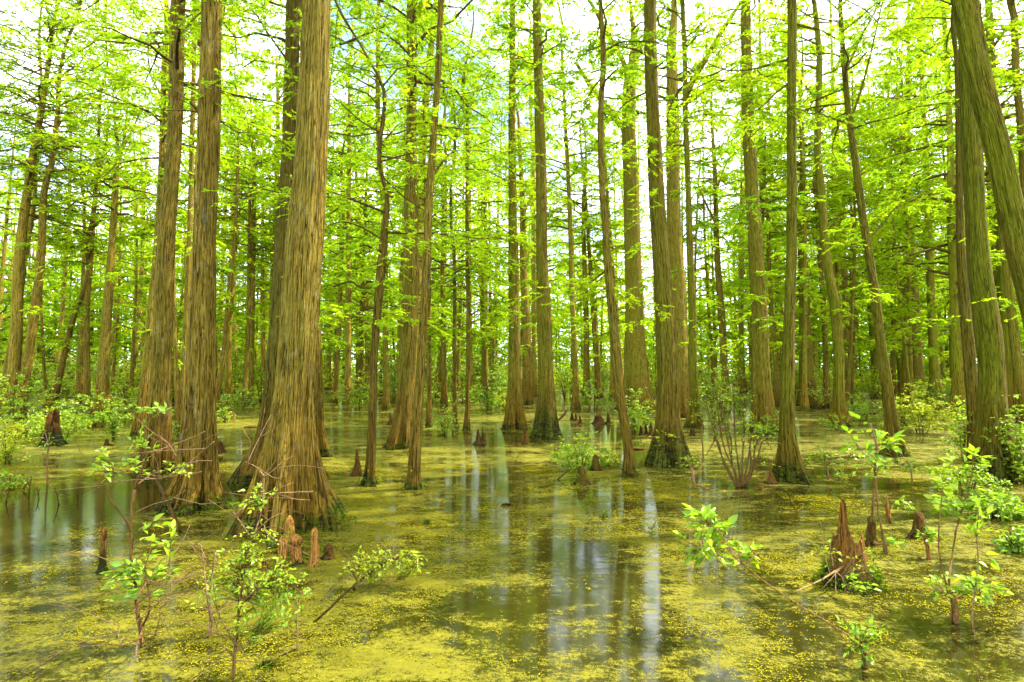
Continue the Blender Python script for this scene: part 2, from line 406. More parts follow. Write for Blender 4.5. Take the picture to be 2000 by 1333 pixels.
def crown_mesh(axis, rad, z0, z1, rng, nb, Lmax, ll, twigs, lpt, low=0.5):
    """axis (n,3) trunk line; boughs from z0 to the tip"""
    mb = MB()
    for i in range(nb):
        u = (i + rng.uniform(0, 1)) / nb; z = z0 + (z1 - z0) * u
        p = np.array([np.interp(z, axis[:, 2], axis[:, k]) for k in range(3)])
        r = float(np.interp(z, axis[:, 2], rad))
        prof = (low + (1 - low) * min(1, u * 3.2)) * (1 - 0.75 * max(0, (u - 0.45) / 0.55) ** 1.3)
        L = Lmax * prof * rng.uniform(0.55, 1.2)
        rise = rng.normal(0.12 + 0.45 * u, 0.18)
        k = max(3, int(twigs * (0.4 + 0.6 * L / Lmax)))
        add_branch(mb, rng, p, rng.uniform(0, 6.283), rise, L, ll, k, lpt, max(0.008, min(0.45 * r, 0.017 * L + 0.004)))
    return mb.mesh('crown', [LEAF, TWIG])

def trace(pts, Y, base):
    out = []
    for (x, y, w) in pts:
        p = at(x, y, Y); out.append((p[0] - base[0], 0.0, p[2], 0.5 * w * Y / F * math.cos(math.atan2(abs(p[0]), Y))))
    return np.array(out)

used_xy = []
def traced_tree(label, pts, tone=0.4, bright=1.0, crown_px=None, top=None, dens=1.0, Lmax=None, limbs=(), sprigs=6, moss=0, cat='tree', flute=None, name='cypress_tree', nocrown=False, foot=0.10, hollow=0):
    """pts from the foot upward: (x, y, width) in photo pixels"""
    base = ground(pts[0][0], pts[0][1]); Y = base[1]
    seed = int(abs(pts[0][0]) * 7 + pts[0][1]) % 997
    r_ = np.random.default_rng(seed)
    used_xy.append((base[0], base[1]))
    root = empty(name, base, label, cat)
    T = trace(pts, Y, base); T[0, 2] = 0.0
    n = max(30, len(T) * 8); C = curve(T, n)
    C[:, 3] = np.maximum(C[:, 3], 0.01)
    C = C[np.concatenate([[True], np.diff(np.maximum.accumulate(C[:, 2])) > 1e-4])]
    ztop = C[-1, 2]; rt = C[-1, 3]
    if top is None:
        top = max(ztop + 3.0, 9.0 + 22 * np.interp(2.0, C[:, 2], C[:, 3]) * 2)
        top = min(top, 24)
    if top > ztop + 0.3:
        k = 10; u = np.linspace(0, 1, k + 1)[1:]
        j = max(0, len(C) - max(4, len(C) // 5)); sl_ = (C[-1, 0] - C[j, 0]) / max(0.1, C[-1, 2] - C[j, 2])
        ex = np.zeros((k, 4)); h = (top - ztop)
        ex[:, 2] = ztop + h * u; ex[:, 0] = C[-1, 0] + sl_ * h * (u - 0.4 * u ** 2) + 0.15 * np.sin(u * 4 + seed)
        ex[:, 1] = 0.25 * np.sin(u * 3 + seed) * u; ex[:, 3] = rt * (1 - u) + 0.012
        C = np.vstack([C, ex])
    # a small lean in depth so the stand is not one plane
    lean = r_.normal(0, 0.012)
    def leaned(Q):
        q = Q.copy(); dy = lean * np.maximum(Q[:, 2] - 1, 0); k = (Y + dy) / Y
        q[:, 0] = (Q[:, 0] + base[0]) * k - base[0]; q[:, 2] = (Q[:, 2] - CH) * k + CH; q[:, 1] = Q[:, 1] + dy
        return q
    C = leaned(C)
    near = 3 if Y < 7.5 else 2 if Y < 16 else 1 if Y < 36 else 0
    wid = pts[0][2] / max(1, pts[min(len(pts) - 1, 3)][2])
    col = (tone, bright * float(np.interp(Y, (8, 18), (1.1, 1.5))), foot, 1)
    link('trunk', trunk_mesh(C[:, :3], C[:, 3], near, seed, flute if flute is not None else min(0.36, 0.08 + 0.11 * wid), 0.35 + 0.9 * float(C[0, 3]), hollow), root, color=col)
    for lp in limbs:
        Lp = leaned(trace(lp, Y, base)); q = curve(Lp, max(8, len(lp) * 4))
        off = np.array([np.interp(q[0, 2], C[:, 2], C[:, k]) for k in range(3)]) - q[0, :3]
        q[:, :3] += off[None] * (np.exp(-np.linspace(0, 4, len(q))))[:, None]; q[:, 1] += 0.12 * np.sin(np.linspace(0, 3, len(q)))
        lm = MB(); lm.tube(q[:, :3], np.maximum(q[:, 3], 0.006), 8)
        rr = np.random.default_rng(seed + len(lp))
        for t_ in np.linspace(0.35, 1.0, 6):
            i = int(t_ * (len(q) - 1))
            add_branch(lm, rr, q[i, :3], rr.uniform(0, 6.28), rr.normal(0.2, 0.2), rr.uniform(0.5, 1.3), 0.065, 12, 18, max(0.005, q[i, 3] * 0.4), slots=(2, 1))
        lm.build('limb', [LIMB_BARK, TWIG, LEAF], root, color=col)
    ll = 0.062 if Y < 13 else 0.08 if Y < 22 else 0.105 if Y < 36 else 0.13
    if not nocrown:
        if crown_px is None: zc = max(ztop * 1.02, 0.45 * C[-1, 2]) if Y < 8.5 else at(0, 190, Y)[2]
        else: zc = max(1.6, at(pts[0][0], crown_px, Y)[2])
        zc = min(zc, C[-1, 2] - 2)
        hgt = C[-1, 2] - zc
        nb = int(max(8, hgt * 4.8 * dens)); Lm = 1.12 * (Lmax or (1.5 + 0.09 * C[-1, 2]))
        tw = int(20 * (0.10 / ll) ** 0.7) + 4
        me = crown_mesh(C[:, :3], C[:, 3], zc, C[-1, 2], r_, nb, Lm, ll, tw, 22, 0.55)
    if sprigs:
        for i in range(sprigs):
            mb2 = MB()
            z = r_.uniform(2.2, max(3, min(ztop, zc if not nocrown else ztop)))
            p = np.array([np.interp(z, C[:, 2], C[:, k]) for k in range(3)])
            add_branch(mb2, r_, p, r_.uniform(0, 6.28), r_.normal(0.15, 0.25), r_.uniform(0.5, 1.6), ll, 14, 18, 0.007)
            link('shoot', mb2.mesh('shoot', [LEAF, TWIG]), root)
    if not nocrown:
        link('crown', me, root)
    if moss:
        moss_foot(root, C[0, 3], seed, moss)
    return root
def moss_foot(root, r, seed, n):
    r_ = np.random.default_rng(seed + 5)
    th = r_.uniform(0, 6.283, n); h = np.abs(r_.normal(0, 0.10, n)) + 0.0
    rr = r * (1.03 + 0.25 * r_.random(n) * (h < 0.04)) * np.exp(-h * 0.9)
    P = np.stack([rr * np.cos(th), rr * np.sin(th), h], 1)
    D = np.stack([np.cos(th), np.sin(th), r_.uniform(-0.2, 1.2, n)], 1) + r_.normal(0, 0.5, (n, 3))
    mb = MB(); mb.leaves(broad_leaves(P, D, r_.uniform(0.014, 0.045, n), r_, 0.8, 0.3), BROAD_F)
    mb.build('moss_foliage', [MOSS], root)


# ------------------------------------------------------------------ the traced stand
TT = traced_tree
TT('thickest cypress of the stand, pale fibrous bark, buttressed foot beside orange knees',
   [(572,1030,205),(571,950,146),(572,875,112),(576,800,90),(583,687,77),(594,500,78),(603,400,72),(611,250,65),(617,100,58),(620,0,55)], 0.28, 1.1, sprigs=0, moss=500, flute=0.42, foot=0.12, hollow=4.35)
TT('brown cypress half hidden behind the left of the thickest trunk, reddish toe in the water',
   [(548,938,150),(548,870,96),(549,800,70),(552,690,58),(556,600,50),(560,450,44),(566,300,34),(570,150,30),(573,0,28)], 0.5, 0.68, sprigs=0, moss=150)
TT('cypress almost hidden behind the right edge of the thickest trunk, small buttress toe',
   [(607,892,70),(608,830,48),(608,700,42),(605,550,36),(603,400,33),(598,0,26)], 0.5, 0.85, sprigs=0, moss=60)
TT('big reddish cypress with a knot and short dead stub high on its trunk',
   [(379,992,124),(386,930,84),(388,880,74),(391,780,64),(393,700,60),(399,500,49),(404,380,46),(407,250,44),(411,100,42),(413,0,41)], 0.12, 1.05, sprigs=0, moss=380, foot=0.12,
   limbs=[[(388,236,14),(380,222,11),(374,208,8),(369,198,4)]])
kr = bpy.data.objects['cypress_tree.003']
km = MB(); kb = ground(379, 992)
for i, (x, y, r) in enumerate([(405, 168, .055), (403, 300, .03), (398, 95, .028)]):
    p = at(x, y, kb[1]) - kb; R_ = 0.5 * 43 * kb[1] / F * 0.86
    t_ = np.linspace(0, 1, 6)[:, None]
    km = MB(); km.tube(p + np.array((0.1, -1, 0.1)) * (R_ - 0.03 + 0.07 * t_), r * np.array([1.6, 1.4, 1.1, 0.9, 0.7, 0.2]), 12)
    km.build('knot', [WOOD], kr, color=(0.1, 1.7, 0, 1))
TT('smooth straight cypress just left of the one with the knot, foot tangled in twigs',
   [(306,925,76),(309,860,58),(313,780,44),(316,700,41),(323,500,37),(332,380,34),(342,250,32),(346,100,31),(348,0,31)], 0.3, 0.95, sprigs=0, moss=150)
TT('slim pale cypress squeezed between the two large left trunks',
   [(349,850,13),(345,760,10),(341,650,10),(338,540,9),(336,420,7),(334,300,5)], 0.5, 1.1, crown_px=330, top=13)
TT('slim straight cypress rising between the knotted trunk and its left neighbour',
   [(353,832,22),(356,780,15),(363,640,13),(369,500,12),(374,330,11),(378,150,10),(380,0,9)], 0.4, 1.0, crown_px=120, Lmax=2.0)
TT('leaning cypress close behind the smooth left trunk, curved outward at its foot',
   [(272,850,36),(277,800,24),(285,730,20),(293,640,18),(302,540,16),(310,430,15),(316,300,13),(320,120,11)], 0.4, 1.1, crown_px=330)
TT('pale two toned cypress leaning at the far left edge behind bushes',
   [(18,812,34),(26,740,27),(32,650,26),(38,500,23),(60,330,18),(80,220,14),(95,120,10),(108,20,6)], 0.35, 1.25, crown_px=420, top=20, Lmax=3.4, dens=1.6)
TT('thin crooked cypress leaning in front of the pale two toned one',
   [(2,800,16),(12,720,14),(20,680,13),(38,590,12),(50,500,11),(66,400,10),(72,300,8),(82,150,6)], 0.25, 1.0, crown_px=470, top=19, Lmax=3.2, dens=1.5)
TT('rusty brown slanting cypress among bushes at the left',
   [(36,812,34),(46,750,25),(56,690,22),(72,575,20),(81,500,17),(86,375,15),(101,319,13),(112,225,11),(116,150,9),(129,86,7),(157,22,5)], 0.1, 0.95, crown_px=330, top=20, Lmax=3.4, dens=1.7)
TT('slender grey cypress between the rusty slanting one and the bent one',
   [(110,765,17),(114,700,11),(120,630,10),(125,560,10),(129,500,9),(135,400,8),(140,250,6)], 0.5, 1.0, crown_px=480)
TT('bent cypress that leans far over before straightening, brown bark',
   [(100,800,24),(108,770,16),(124,700,14),(138,640,13),(150,600,12),(165,565,11),(173,535,10),(171,500,9),(167,480,9),(180,431,8),(188,350,6)], 0.15, 0.85, crown_px=520, Lmax=2.2)
TT('straight brown cypress beside a greyer twin near the left shore',
   [(169,800,20),(170,740,14),(170,600,12),(178,500,11),(182,430,10),(190,330,8),(195,200,6)], 0.2, 0.95, crown_px=520)
TT('greyer cypress close against its straight brown twin near the left shore',
   [(156,788,18),(157,700,13),(160,600,10),(163,520,8),(165,400,6)], 0.6, 0.95, crown_px=500)
TT('stout cypress forking into thin reddish boughs, wide dark foot by bushes',
   [(197,808,46),(200,750,28),(206,660,22),(212,570,19),(217,500,16),(222,420,14),(227,330,12),(230,300,9),(222,210,5),(221,170,3)], 0.35, 1.0, crown_px=420, top=21, Lmax=3.4, dens=1.5,
   limbs=[[(226,330,9),(236,285,7),(243,230,5),(250,180,3)],[(228,310,7),(245,270,5),(262,235,4),(278,210,2)]])
TT('wispy sapling tree leaning right of the forked cypress',
   [(219,775,9),(222,720,7),(228,640,6),(232,590,6),(234,500,5),(236,380,4)], 0.3, 1.0, crown_px=600)
TT('thin cypress pair member, rusty, leaning between the forked cypress and the smooth trunk',
   [(252,765,14),(257,735,10),(263,700,9),(270,640,9),(274,560,8),(278,500,8),(282,350,7)], 0.1, 1.0, crown_px=480)
TT('thin leafy cypress with open boughs just left of the thickest trunks',
   [(527,785,18),(529,720,13),(531,620,12),(535,500,11),(539,400,10),(541,300,9),(543,225,8),(540,112,5)], 0.4, 1.0, crown_px=560, top=15, Lmax=3.4, dens=1.2,
   limbs=[[(540,330,5),(520,300,4),(495,270,3),(455,235,2)],[(541,270,5),(515,235,4),(490,215,3),(440,220,2)],[(542,200,4),(560,160,3),(580,130,2)]])
TT('slanting brown sapling tree touching the right side of the knotted trunk',
   [(421,800,13),(424,780,10),(435,700,9),(448,560,9),(455,500,8),(462,400,7),(466,250,5)], 0.15, 0.85, crown_px=480)
TT('short necked pale cypress with bright flank, right of the slanting brown sapling',
   [(446,778,20),(446,740,14),(447,650,12),(452,590,11),(457,500,9),(460,380,7)], 0.4, 1.25, crown_px=520)
TT('dark narrow cypress in the gap left of the thickest trunks',
   [(476,795,14),(478,760,10),(483,680,9),(485,640,8),(487,500,8),(488,380,6)], 0.4, 0.8, crown_px=520)
TT('straight narrow cypress next to the dark one in the gap left of the thickest trunks',
   [(491,792,15),(491,740,11),(493,600,10),(495,460,9),(497,330,7)], 0.5, 1.0, crown_px=500)
TT('wavy sapling tree whose crooked top snakes upward over the water',
   [(720,948,40),(722,925,23),(725,875,18),(729,762,15),(731,687,15),(740,575,17),(747,500,18),(752,440,14),(757,394,10),(749,356,9),(741,330,9),(742,277,9),(751,210,8),(747,165,7),(725,127,6),(706,90,6),(672,37,6),(654,0,5)], 0.05, 0.85, crown_px=500, top=8.5, Lmax=2.2, dens=1.2, moss=120,
   limbs=[[(738,560,6),(700,560,5),(680,548,4),(650,560,3)],[(741,600,6),(705,605,5),(675,625,3),(640,640,2)],[(746,470,5),(700,440,4),(665,430,3),(640,440,2)]])
TT('straight mossy green stem right behind the wavy sapling tree',
   [(754,800,18),(754,740,12),(753,650,11),(752,500,11),(747,375,11),(741,290,10),(738,225,10),(738,100,8),(738,0,6)], 0.9, 0.85, crown_px=460, Lmax=2.6)
TT('cypress with broad ribbed grey foot, just left of two slim leaning stems',
   [(777,876,54),(781,856,45),(788,800,34),(793,725,32),(801,575,33),(803,400,27),(803,250,21),(804,100,20),(804,0,19)], 0.5, 1.0, moss=150, crown_px=380, Lmax=2.2, dens=0.7)
TT('pale grey slim stem leaning behind the bare foreground stem',
   [(803,800,18),(806,720,15),(812,640,14),(818,520,14),(822,400,15),(827,260,15),(838,130,13),(848,40,11),(852,0,10)], 0.6, 1.1, crown_px=300, Lmax=2.0, dens=0.7)
TT('bare slim leaning stem with smooth tan bark standing alone in the shallows',
   [(807,955,36),(808,930,27),(811,875,23),(819,762,19),(826,650,17),(834,500,16),(839,375,15),(846,280,14),(856,130,12),(861,0,12)], 0.2, 1.1, moss=60, sprigs=3, flute=0.05, Lmax=1.6,
   limbs=[[(843,345,8),(856,322,6),(869,302,4),(885,296,3)]])
TT('short twin stem close behind the bare leaning one, reddish foot',
   [(838,835,14),(838,790,10),(838,740,9),(838,650,8),(838,520,7)], 0.2, 0.9, crown_px=640)
TT('pencil thin dark cypress, left one of a pair in open water',
   [(889,838,14),(889,815,9),(888,760,8),(888,650,8),(887,500,7),(882,450,6),(880,360,5)], 0.3, 0.7, crown_px=560)
TT('pencil thin dark cypress, right one of a pair in open water',
   [(911,839,13),(912,815,10),(913,780,8),(915,650,8),(913,500,8),(912,350,7),(913,200,5)], 0.3, 0.75, crown_px=520)
TT('tall straight green cypress with flared reddish foot, left of the dark footed one',
   [(1006,838,46),(1006,815,38),(1005,781,32),(1005,725,25),(1004,612,22),(1003,500,20),(1001,400,16),(1000,250,14),(1001,100,12),(1001,0,11)], 0.7, 1.0, moss=120, sprigs=8, Lmax=1.6, dens=0.7)
TT('tall cypress with dark moss blackened bell shaped foot at mid water',
   [(1065,856,64),(1066,830,48),(1067,781,37),(1066,725,31),(1062,612,29),(1058,500,23),(1057,375,22),(1054,250,20),(1050,100,18),(1048,0,17)], 0.65, 0.95, moss=260, sprigs=10, Lmax=1.8, dens=0.8, foot=1.1)
TT('orange brown cypress with a leafy tuft, between two tall green ones',
   [(1029,790,26),(1029,760,20),(1029,690,18),(1026,600,16),(1021,500,13),(1021,412,11),(1016,300,8),(1012,220,5)], 0.1, 0.95, crown_px=470, Lmax=2.4,
   limbs=[[(1022,420,7),(1033,395,6),(1045,372,4),(1056,350,3)]])
TT('ghostly pale thin trunk rising left of the dark footed cypress',
   [(1044,775,11),(1043,650,9),(1042,500,9),(1041,300,8),(1036,200,7),(1033,75,5)], 0.5, 1.4, crown_px=260, Lmax=2.0)
TT('slender cypress with small bell foot and three dark knees in front',
   [(1124,801,25),(1124,780,17),(1124,740,12),(1121,650,10),(1116,560,10),(1115,500,9),(1111,375,8),(1104,240,7),(1096,70,5)], 0.5, 0.95, crown_px=450, Lmax=2.6)
TT('brown cypress behind the slender bell footed one, straight to its right',
   [(1147,778,17),(1146,720,12),(1145,620,11),(1141,500,9),(1139,380,7)], 0.25, 0.9, crown_px=520)
TT('rusty footed thin cypress beside the tilted bare stem',
   [(1170,778,18),(1168,740,13),(1162,650,11),(1156,560,9),(1150,480,7),(1145,400,6)], 0.05, 1.0, crown_px=560)
TT('massive old cypress with broken forked top and thick side limbs',
   [(1243,800,78),(1243,770,58),(1242,725,47),(1240,670,40),(1239,612,35),(1236,500,33),(1233,375,31),(1228,250,28),(1229,180,27),(1231,150,24)], 0.6, 0.95, crown_px=300, top=17.5, Lmax=3.2, dens=0.9, sprigs=0,
   limbs=[[(1216,262,15),(1205,240,13),(1190,215,12),(1179,202,10),(1160,176,9),(1149,161,8),(1126,124,7)],[(1232,160,14),(1240,118,12),(1254,86,10),(1275,50,7),(1300,10,5)],[(1226,165,13),(1218,124,11),(1200,85,9),(1182,56,9),(1165,22,8),(1150,0,6)]])
TT('tilted bare stem with torn bark at its foot, right of the mossy hummock',
   [(1231,931,36),(1229,915,28),(1227,875,20),(1212,781,19),(1203,687,19),(1194,594,17),(1186,500,15),(1182,440,13),(1176,375,12),(1173,225,12),(1179,112,12),(1173,20,9),(1172,-40,7)], 0.35, 1.0, moss=90, sprigs=3, flute=0.07, Lmax=1.8,
   limbs=[[(1182,525,5),(1160,545,4),(1140,556,3),(1125,570,2)]])
TT('sturdy cypress with dark hollowed foot fronted by a pale leaved seedling',
   [(1309,908,98),(1308,880,78),(1306,840,56),(1305,800,47),(1304,725,42),(1299,612,39),(1291,500,34),(1283,375,31),(1276,250,28),(1270,80,26),(1269,0,25)], 0.55, 0.95, moss=300, sprigs=8, Lmax=1.7, dens=0.7, foot=0.7, hollow=4.5)
TT('old cypress with bleached broken top behind the hollow footed one',
   [(1332,815,44),(1331,770,34),(1328,690,31),(1325,560,30),(1318,480,29),(1315,380,28),(1314,260,27),(1313,180,25),(1312,112,22)], 0.35, 1.0, crown_px=330, top=16, Lmax=2.6, sprigs=0)
TT('green barked cypress sending one long limb up to the right, ribbed foot',
   [(1355,836,42),(1356,810,30),(1356,780,22),(1354,725,17),(1352,612,16),(1348,500,14),(1345,400,12),(1343,340,11),(1339,225,11),(1337,112,10),(1333,0,9)], 0.9, 0.95, crown_px=330, Lmax=2.2, moss=60,
   limbs=[[(1344,190,13),(1360,150,12),(1382,112,11),(1405,70,10),(1431,30,8),(1450,0,6)]])
TT('slim forking cypress in the open gap right of the green barked one',
   [(1420,785,22),(1418,760,16),(1414,700,15),(1408,600,14),(1401,500,12),(1396,337,9),(1391,250,6),(1388,187,4)], 0.3, 0.95, crown_px=480, Lmax=3.0,
   limbs=[[(1400,440,5),(1382,400,4),(1365,365,3)],[(1398,380,5),(1415,330,4),(1435,290,3)]])
TT('broad cypress with leafy shrub around its foot, left of the clean bell footed trunk',
   [(1493,846,62),(1492,820,53),(1491,800,46),(1486,725,38),(1483,612,32),(1479,540,29),(1474,450,29),(1470,400,28),(1462,250,25),(1457,100,22),(1456,0,20)], 0.6, 0.95, moss=200, sprigs=8, Lmax=1.8, dens=0.7)
TT('clean straight trunk with wide bell foot and a red knee beside it',
   [(1546,940,68),(1543,920,56),(1541,900,46),(1538,856,33),(1537,800,28),(1540,687,25),(1543,560,22),(1546,460,21),(1546,250,20),(1547,100,19),(1547,0,19)], 0.85, 0.9, moss=200, sprigs=3, Lmax=1.7, dens=0.7, foot=0.35,
   limbs=[[(1537,380,5),(1512,388,4),(1492,395,4),(1466,406,3),(1460,412,2)],[(1538,115,6),(1515,118,5),(1480,126,4),(1430,132,3),(1380,122,2)],[(1537,160,5),(1520,175,4),(1490,205,3),(1460,220,2)]])
TT('gently curving green trunk with pale bark strip at its foot by a mossy root island',
   [(1640,834,56),(1639,815,42),(1638,790,30),(1638,760,25),(1638,690,23),(1630,594,21),(1613,500,19),(1604,375,17),(1597,300,15),(1598,225,14),(1600,112,13),(1590,0,9)], 0.9, 0.95, moss=160, sprigs=6, crown_px=230, Lmax=2.4, dens=0.8)
TT('leaning slim trunk standing on a splayed brown root collar',
   [(1748,890,58),(1746,870,44),(1742,835,30),(1738,800,27),(1728,725,23),(1720,669,21),(1709,575,20),(1697,500,18),(1686,430,17),(1671,318,16),(1658,225,13),(1647,112,12),(1640,0,9)], 0.6, 0.9, moss=160, sprigs=6, crown_px=260, Lmax=3.0, dens=1.0,
   limbs=[[(1652,140,6),(1668,112,5),(1690,65,5),(1708,30,4),(1722,0,3)],[(1660,240,5),(1690,165,5),(1712,80,4),(1725,0,3)],[(1700,470,5),(1730,440,4),(1760,400,3),(1800,380,2)]])
TT('stout dark cypress with crooked forked head above yellow shrubs',
   [(1795,778,38),(1794,750,29),(1790,690,25),(1784,575,24),(1777,500,22),(1773,450,19),(1766,340,15),(1763,262,12),(1768,200,8),(1772,130,5)], 0.2, 0.8, crown_px=420, top=21, Lmax=3.6, dens=1.7,
   limbs=[[(1762,262,10),(1745,240,7),(1738,200,6),(1735,150,4)],[(1763,258,8),(1740,255,6),(1715,252,4),(1695,240,2)]])
TT('narrow dark trunk hugging the left side of the biggest right hand cypress',
   [(1909,902,48),(1906,870,36),(1903,820,29),(1898,760,27),(1893,687,26),(1885,600,25),(1878,500,22),(1874,400,16),(1872,250,12),(1868,110,9)], 0.4, 0.75, moss=80, sprigs=2, Lmax=1.8)
TT('biggest cypress on the right, green, leafy vines around its hollow foot',
   [(1943,935,138),(1942,900,112),(1940,850,84),(1938,800,68),(1937,725,59),(1925,612,57),(1910,500,49),(1904,400,45),(1898,300,43),(1893,200,41),(1890,60,40)], 0.95, 0.95, moss=350, sprigs=2, Lmax=2.0, foot=0.6, hollow=4.9)
TT('thick green trunk slanting across the upper right corner',
   [(2092,980,120),(2075,900,86),(2058,800,72),(2036,660,66),(2012,560,63),(1995,500,61),(1972,400,58),(1951,300,55),(1912,150,53),(1882,0,50),(1870,-60,48)], 0.95, 1.0, moss=100, sprigs=0, Lmax=2.0)
TT('dark thin trunk at the right border behind the slanting one',
   [(2016,830,30),(2014,750,22),(2010,600,20),(2004,430,18),(1994,250,17),(1985,150,17),(1981,30,16)], 0.3, 0.7, sprigs=3, crown_px=200, Lmax=2.2)
TT('slightly bowed trunk in the gap between the two big right trunks',
   [(1972,790,26),(1966,720,18),(1958,640,17),(1950,560,17),(1945,500,17),(1938,420,15),(1932,340,14),(1926,240,11)], 0.4, 0.85, crown_px=380)
TT('slanting slim trunk right of the biggest right hand cypress',
   [(2004,830,34),(1999,800,28),(1985,690,24),(1972,580,19),(1963,500,17),(1950,380,15),(1938,260,12)], 0.6, 0.9, crown_px=320)
TT('dark trunk stump like foot among gold leaves behind the curving green trunk',
   [(1588,798,24),(1587,780,19),(1582,740,19),(1576,640,17),(1572,540,15),(1568,400,12),(1566,250,9)], 0.6, 0.8, crown_px=480)
TT('reddish footed thin trunk left beside the curving green one',
   [(1614,797,22),(1614,770,14),(1613,700,11),(1608,600,10),(1601,500,9),(1594,380,8)], 0.2, 0.85, crown_px=480)
TT('brown lit trunk directly behind the curving green one',
   [(1659,775,20),(1658,740,15),(1654,650,13),(1648,520,12),(1640,380,10),(1635,250,7)], 0.25, 1.05, crown_px=430)
TT('winding vine thin stem between the curving green trunk and the leaning slim one',
   [(1664,790,8),(1665,740,6),(1668,620,6),(1661,520,5),(1664,420,4),(1650,330,4)], 0.1, 0.75, crown_px=560)
TT('thin straight trunk in the gap behind the broad and the clean trunks',
   [(1520,795,16),(1516,720,11),(1510,640,9),(1504,560,8),(1500,420,7)], 0.35, 0.9, crown_px=520)
TT('leaning brown sapling tree near the right of the thickest trunk',
   [(653,788,14),(655,760,10),(662,640,9),(667,500,8),(672,380,6)], 0.15, 0.95, crown_px=540)
TT('straight pale barked tree, the stouter of two near the right of the thickest trunk',
   [(680,790,20),(679,760,14),(680,650,12),(681,500,11),(682,300,8),(682,131,5)], 0.5, 1.1, crown_px=470)
TT('dark far trunk in the open centre gap, wider than its neighbours',
   [(868,795,16),(867,740,11),(866,640,10),(864,520,8),(866,400,6)], 0.4, 0.75, crown_px=560)
TT('twin shafted far trunk above the bright centre thicket',
   [(947,770,15),(947,700,12),(948,560,10),(949,420,8)], 0.5, 0.85, crown_px=540)


# ------------------------------------------------------------------ knees, stumps, sticks
def knee(px, py, ptop, w, label, tone=0.1, bright=1.0, name='cypress_knee', lean=0.0, blunt=0.35, mat=None, group='cypress knees standing in the water', moss=0, bulb=0.0, seed=None):
    b = ground(px, py); Y = b[1]; h = (py - ptop) * Y / F * 1.02; r0 = 0.58 * w * Y / F
    if Y > 8: bright *= 0.6; r0 *= 0.88
    sd_ = int(px * 3 + py) if seed is None else seed
    r_ = np.random.default_rng(sd_); k, n = 26, 22
    z = np.concatenate([[-0.1], np.linspace(0, h, n)]); t = np.clip(z / h, 0, 1)
    prof = blunt + (1 - blunt) * (1 - t) ** 1.5 + 0.35 * np.exp(-t * 9) + bulb * np.exp(-((t - 0.8) / 0.16) ** 2)
    prof *= np.sqrt(np.clip(1 - np.maximum(0, (t - 0.74) / 0.26) ** 2, 0.02, 1))
    th = np.linspace(0, 2 * math.pi, k, endpoint=False)
    V = np.zeros((len(z), k, 3))
    for i in range(len(z)):
        for j in range(k):
            nn = mnoise.noise((math.cos(th[j]) * 1.3 + sd_, math.sin(th[j]) * 1.3, z[i] / max(r0, .02) * 0.35)) * 0.28 + mnoise.noise((math.cos(th[j]) * 4 + sd_, math.sin(th[j]) * 4, z[i] / max(r0, .02) * 0.8)) * 0.16
            rr = r0 * prof[i] * (1 + nn)
            V[i, j] = (math.cos(th[j]) * rr + lean * z[i] + 0.06 * r0 * math.sin(t[i] * 5), math.sin(th[j]) * rr, z[i])
    fs = [(i * k + j, i * k + (j + 1) % k, (i + 1) * k + (j + 1) % k, (i + 1) * k + j) for i in range(len(z) - 1) for j in range(k)]
    fs.append(tuple(range((len(z) - 1) * k, len(z) * k)))
    mb = MB(); mb.add(V, fs)
    if moss:
        root = empty(name, b, label, 'knee', group)
        mb.build('knee_wood', [mat or WOOD], root, color=(tone, bright, 0, 1)); moss_foot(root, r0 * 1.1, sd_, moss)
        return root
    return tag(mb.build(name, [mat or WOOD], None, b, (tone, bright, 0, 1)), label, 'knee', group)
knee(567,1078,1010,20,'tallest orange knee at the thickest trunk, narrow with a pointed head',0.15,2.1,lean=-0.03,blunt=0.62,moss=30)
knee(577,1100,1046,21,'knob headed orange knee, bulging top, between the slimmer ones at the thickest trunk',0.05,2.1,bulb=0.45,blunt=0.6,moss=26)
knee(551,1108,1050,15,'slim rounded orange knee, lowest in front of the thickest trunk',0.05,2.1,blunt=0.75,moss=24)
knee(614,1103,1034,17,'lone upright orange knee set apart to the right of the other three',0.05,2.1,blunt=0.72,moss=30)
knee(516,1112,1088,12,'short brown knee stub half hidden behind bright shrub leaves',0.3,1.0,blunt=0.6)
knee(697,929,878,19,'pale reddish pointed knee with mossy base left of the wavy sapling tree',0.1,1.25,blunt=0.2,moss=50)
knee(1163,918,889,20,'mossy knob knee on the end of the leafy hummock',0.6,1.4,blunt=0.5,moss=30)
knee(1136,945,911,27,'squat mossy pyramid knee standing in front of the leafy hummock',0.8,1.1,blunt=0.45,moss=60)
knee(934,869,838,16,'dark twin pointed knee in the open middle water',0.3,0.8,blunt=0.2,moss=40)
knee(943,869,833,9,'needle thin knee leaning on the dark twin pointed one',0.2,0.9,blunt=0.2)
knee(1026,867,832,12,'slim brown knee in front of the tall straight green cypress',0.2,1.1,blunt=0.3)
knee(1117,821,806,8,'leftmost dark knee of three below the slender bell footed cypress',0.3,0.6)
knee(1125,823,808,8,'middle dark knee of three below the slender bell footed cypress',0.3,0.6)
knee(1133,828,812,8,'rightmost dark knee of three below the slender bell footed cypress',0.3,0.6)
knee(1188,828,806,11,'mossy cone knee left of the tilted bare stem',0.9,0.8)
knee(1170,828,810,22,'red lumpy root knob in the pool behind the leafy hummock',0.05,0.7,blunt=0.6)
knee(1252,849,832,8,'leftmost black knee of a row beside the hollow footed cypress',0.3,0.5)
knee(1262,849,829,7,'second black knee of a row beside the hollow footed cypress, pointed',0.3,0.5)
knee(1272,851,826,11,'tallest brown knee of a row touching the hollow footed cypress',0.1,1.0)
knee(1352,851,838,10,'block like brown knee right of the hollow footed cypress',0.2,0.9,blunt=0.8)
knee(1409,829,811,12,'small brown knee stub behind the many stemmed shrub',0.2,0.9,blunt=0.7)
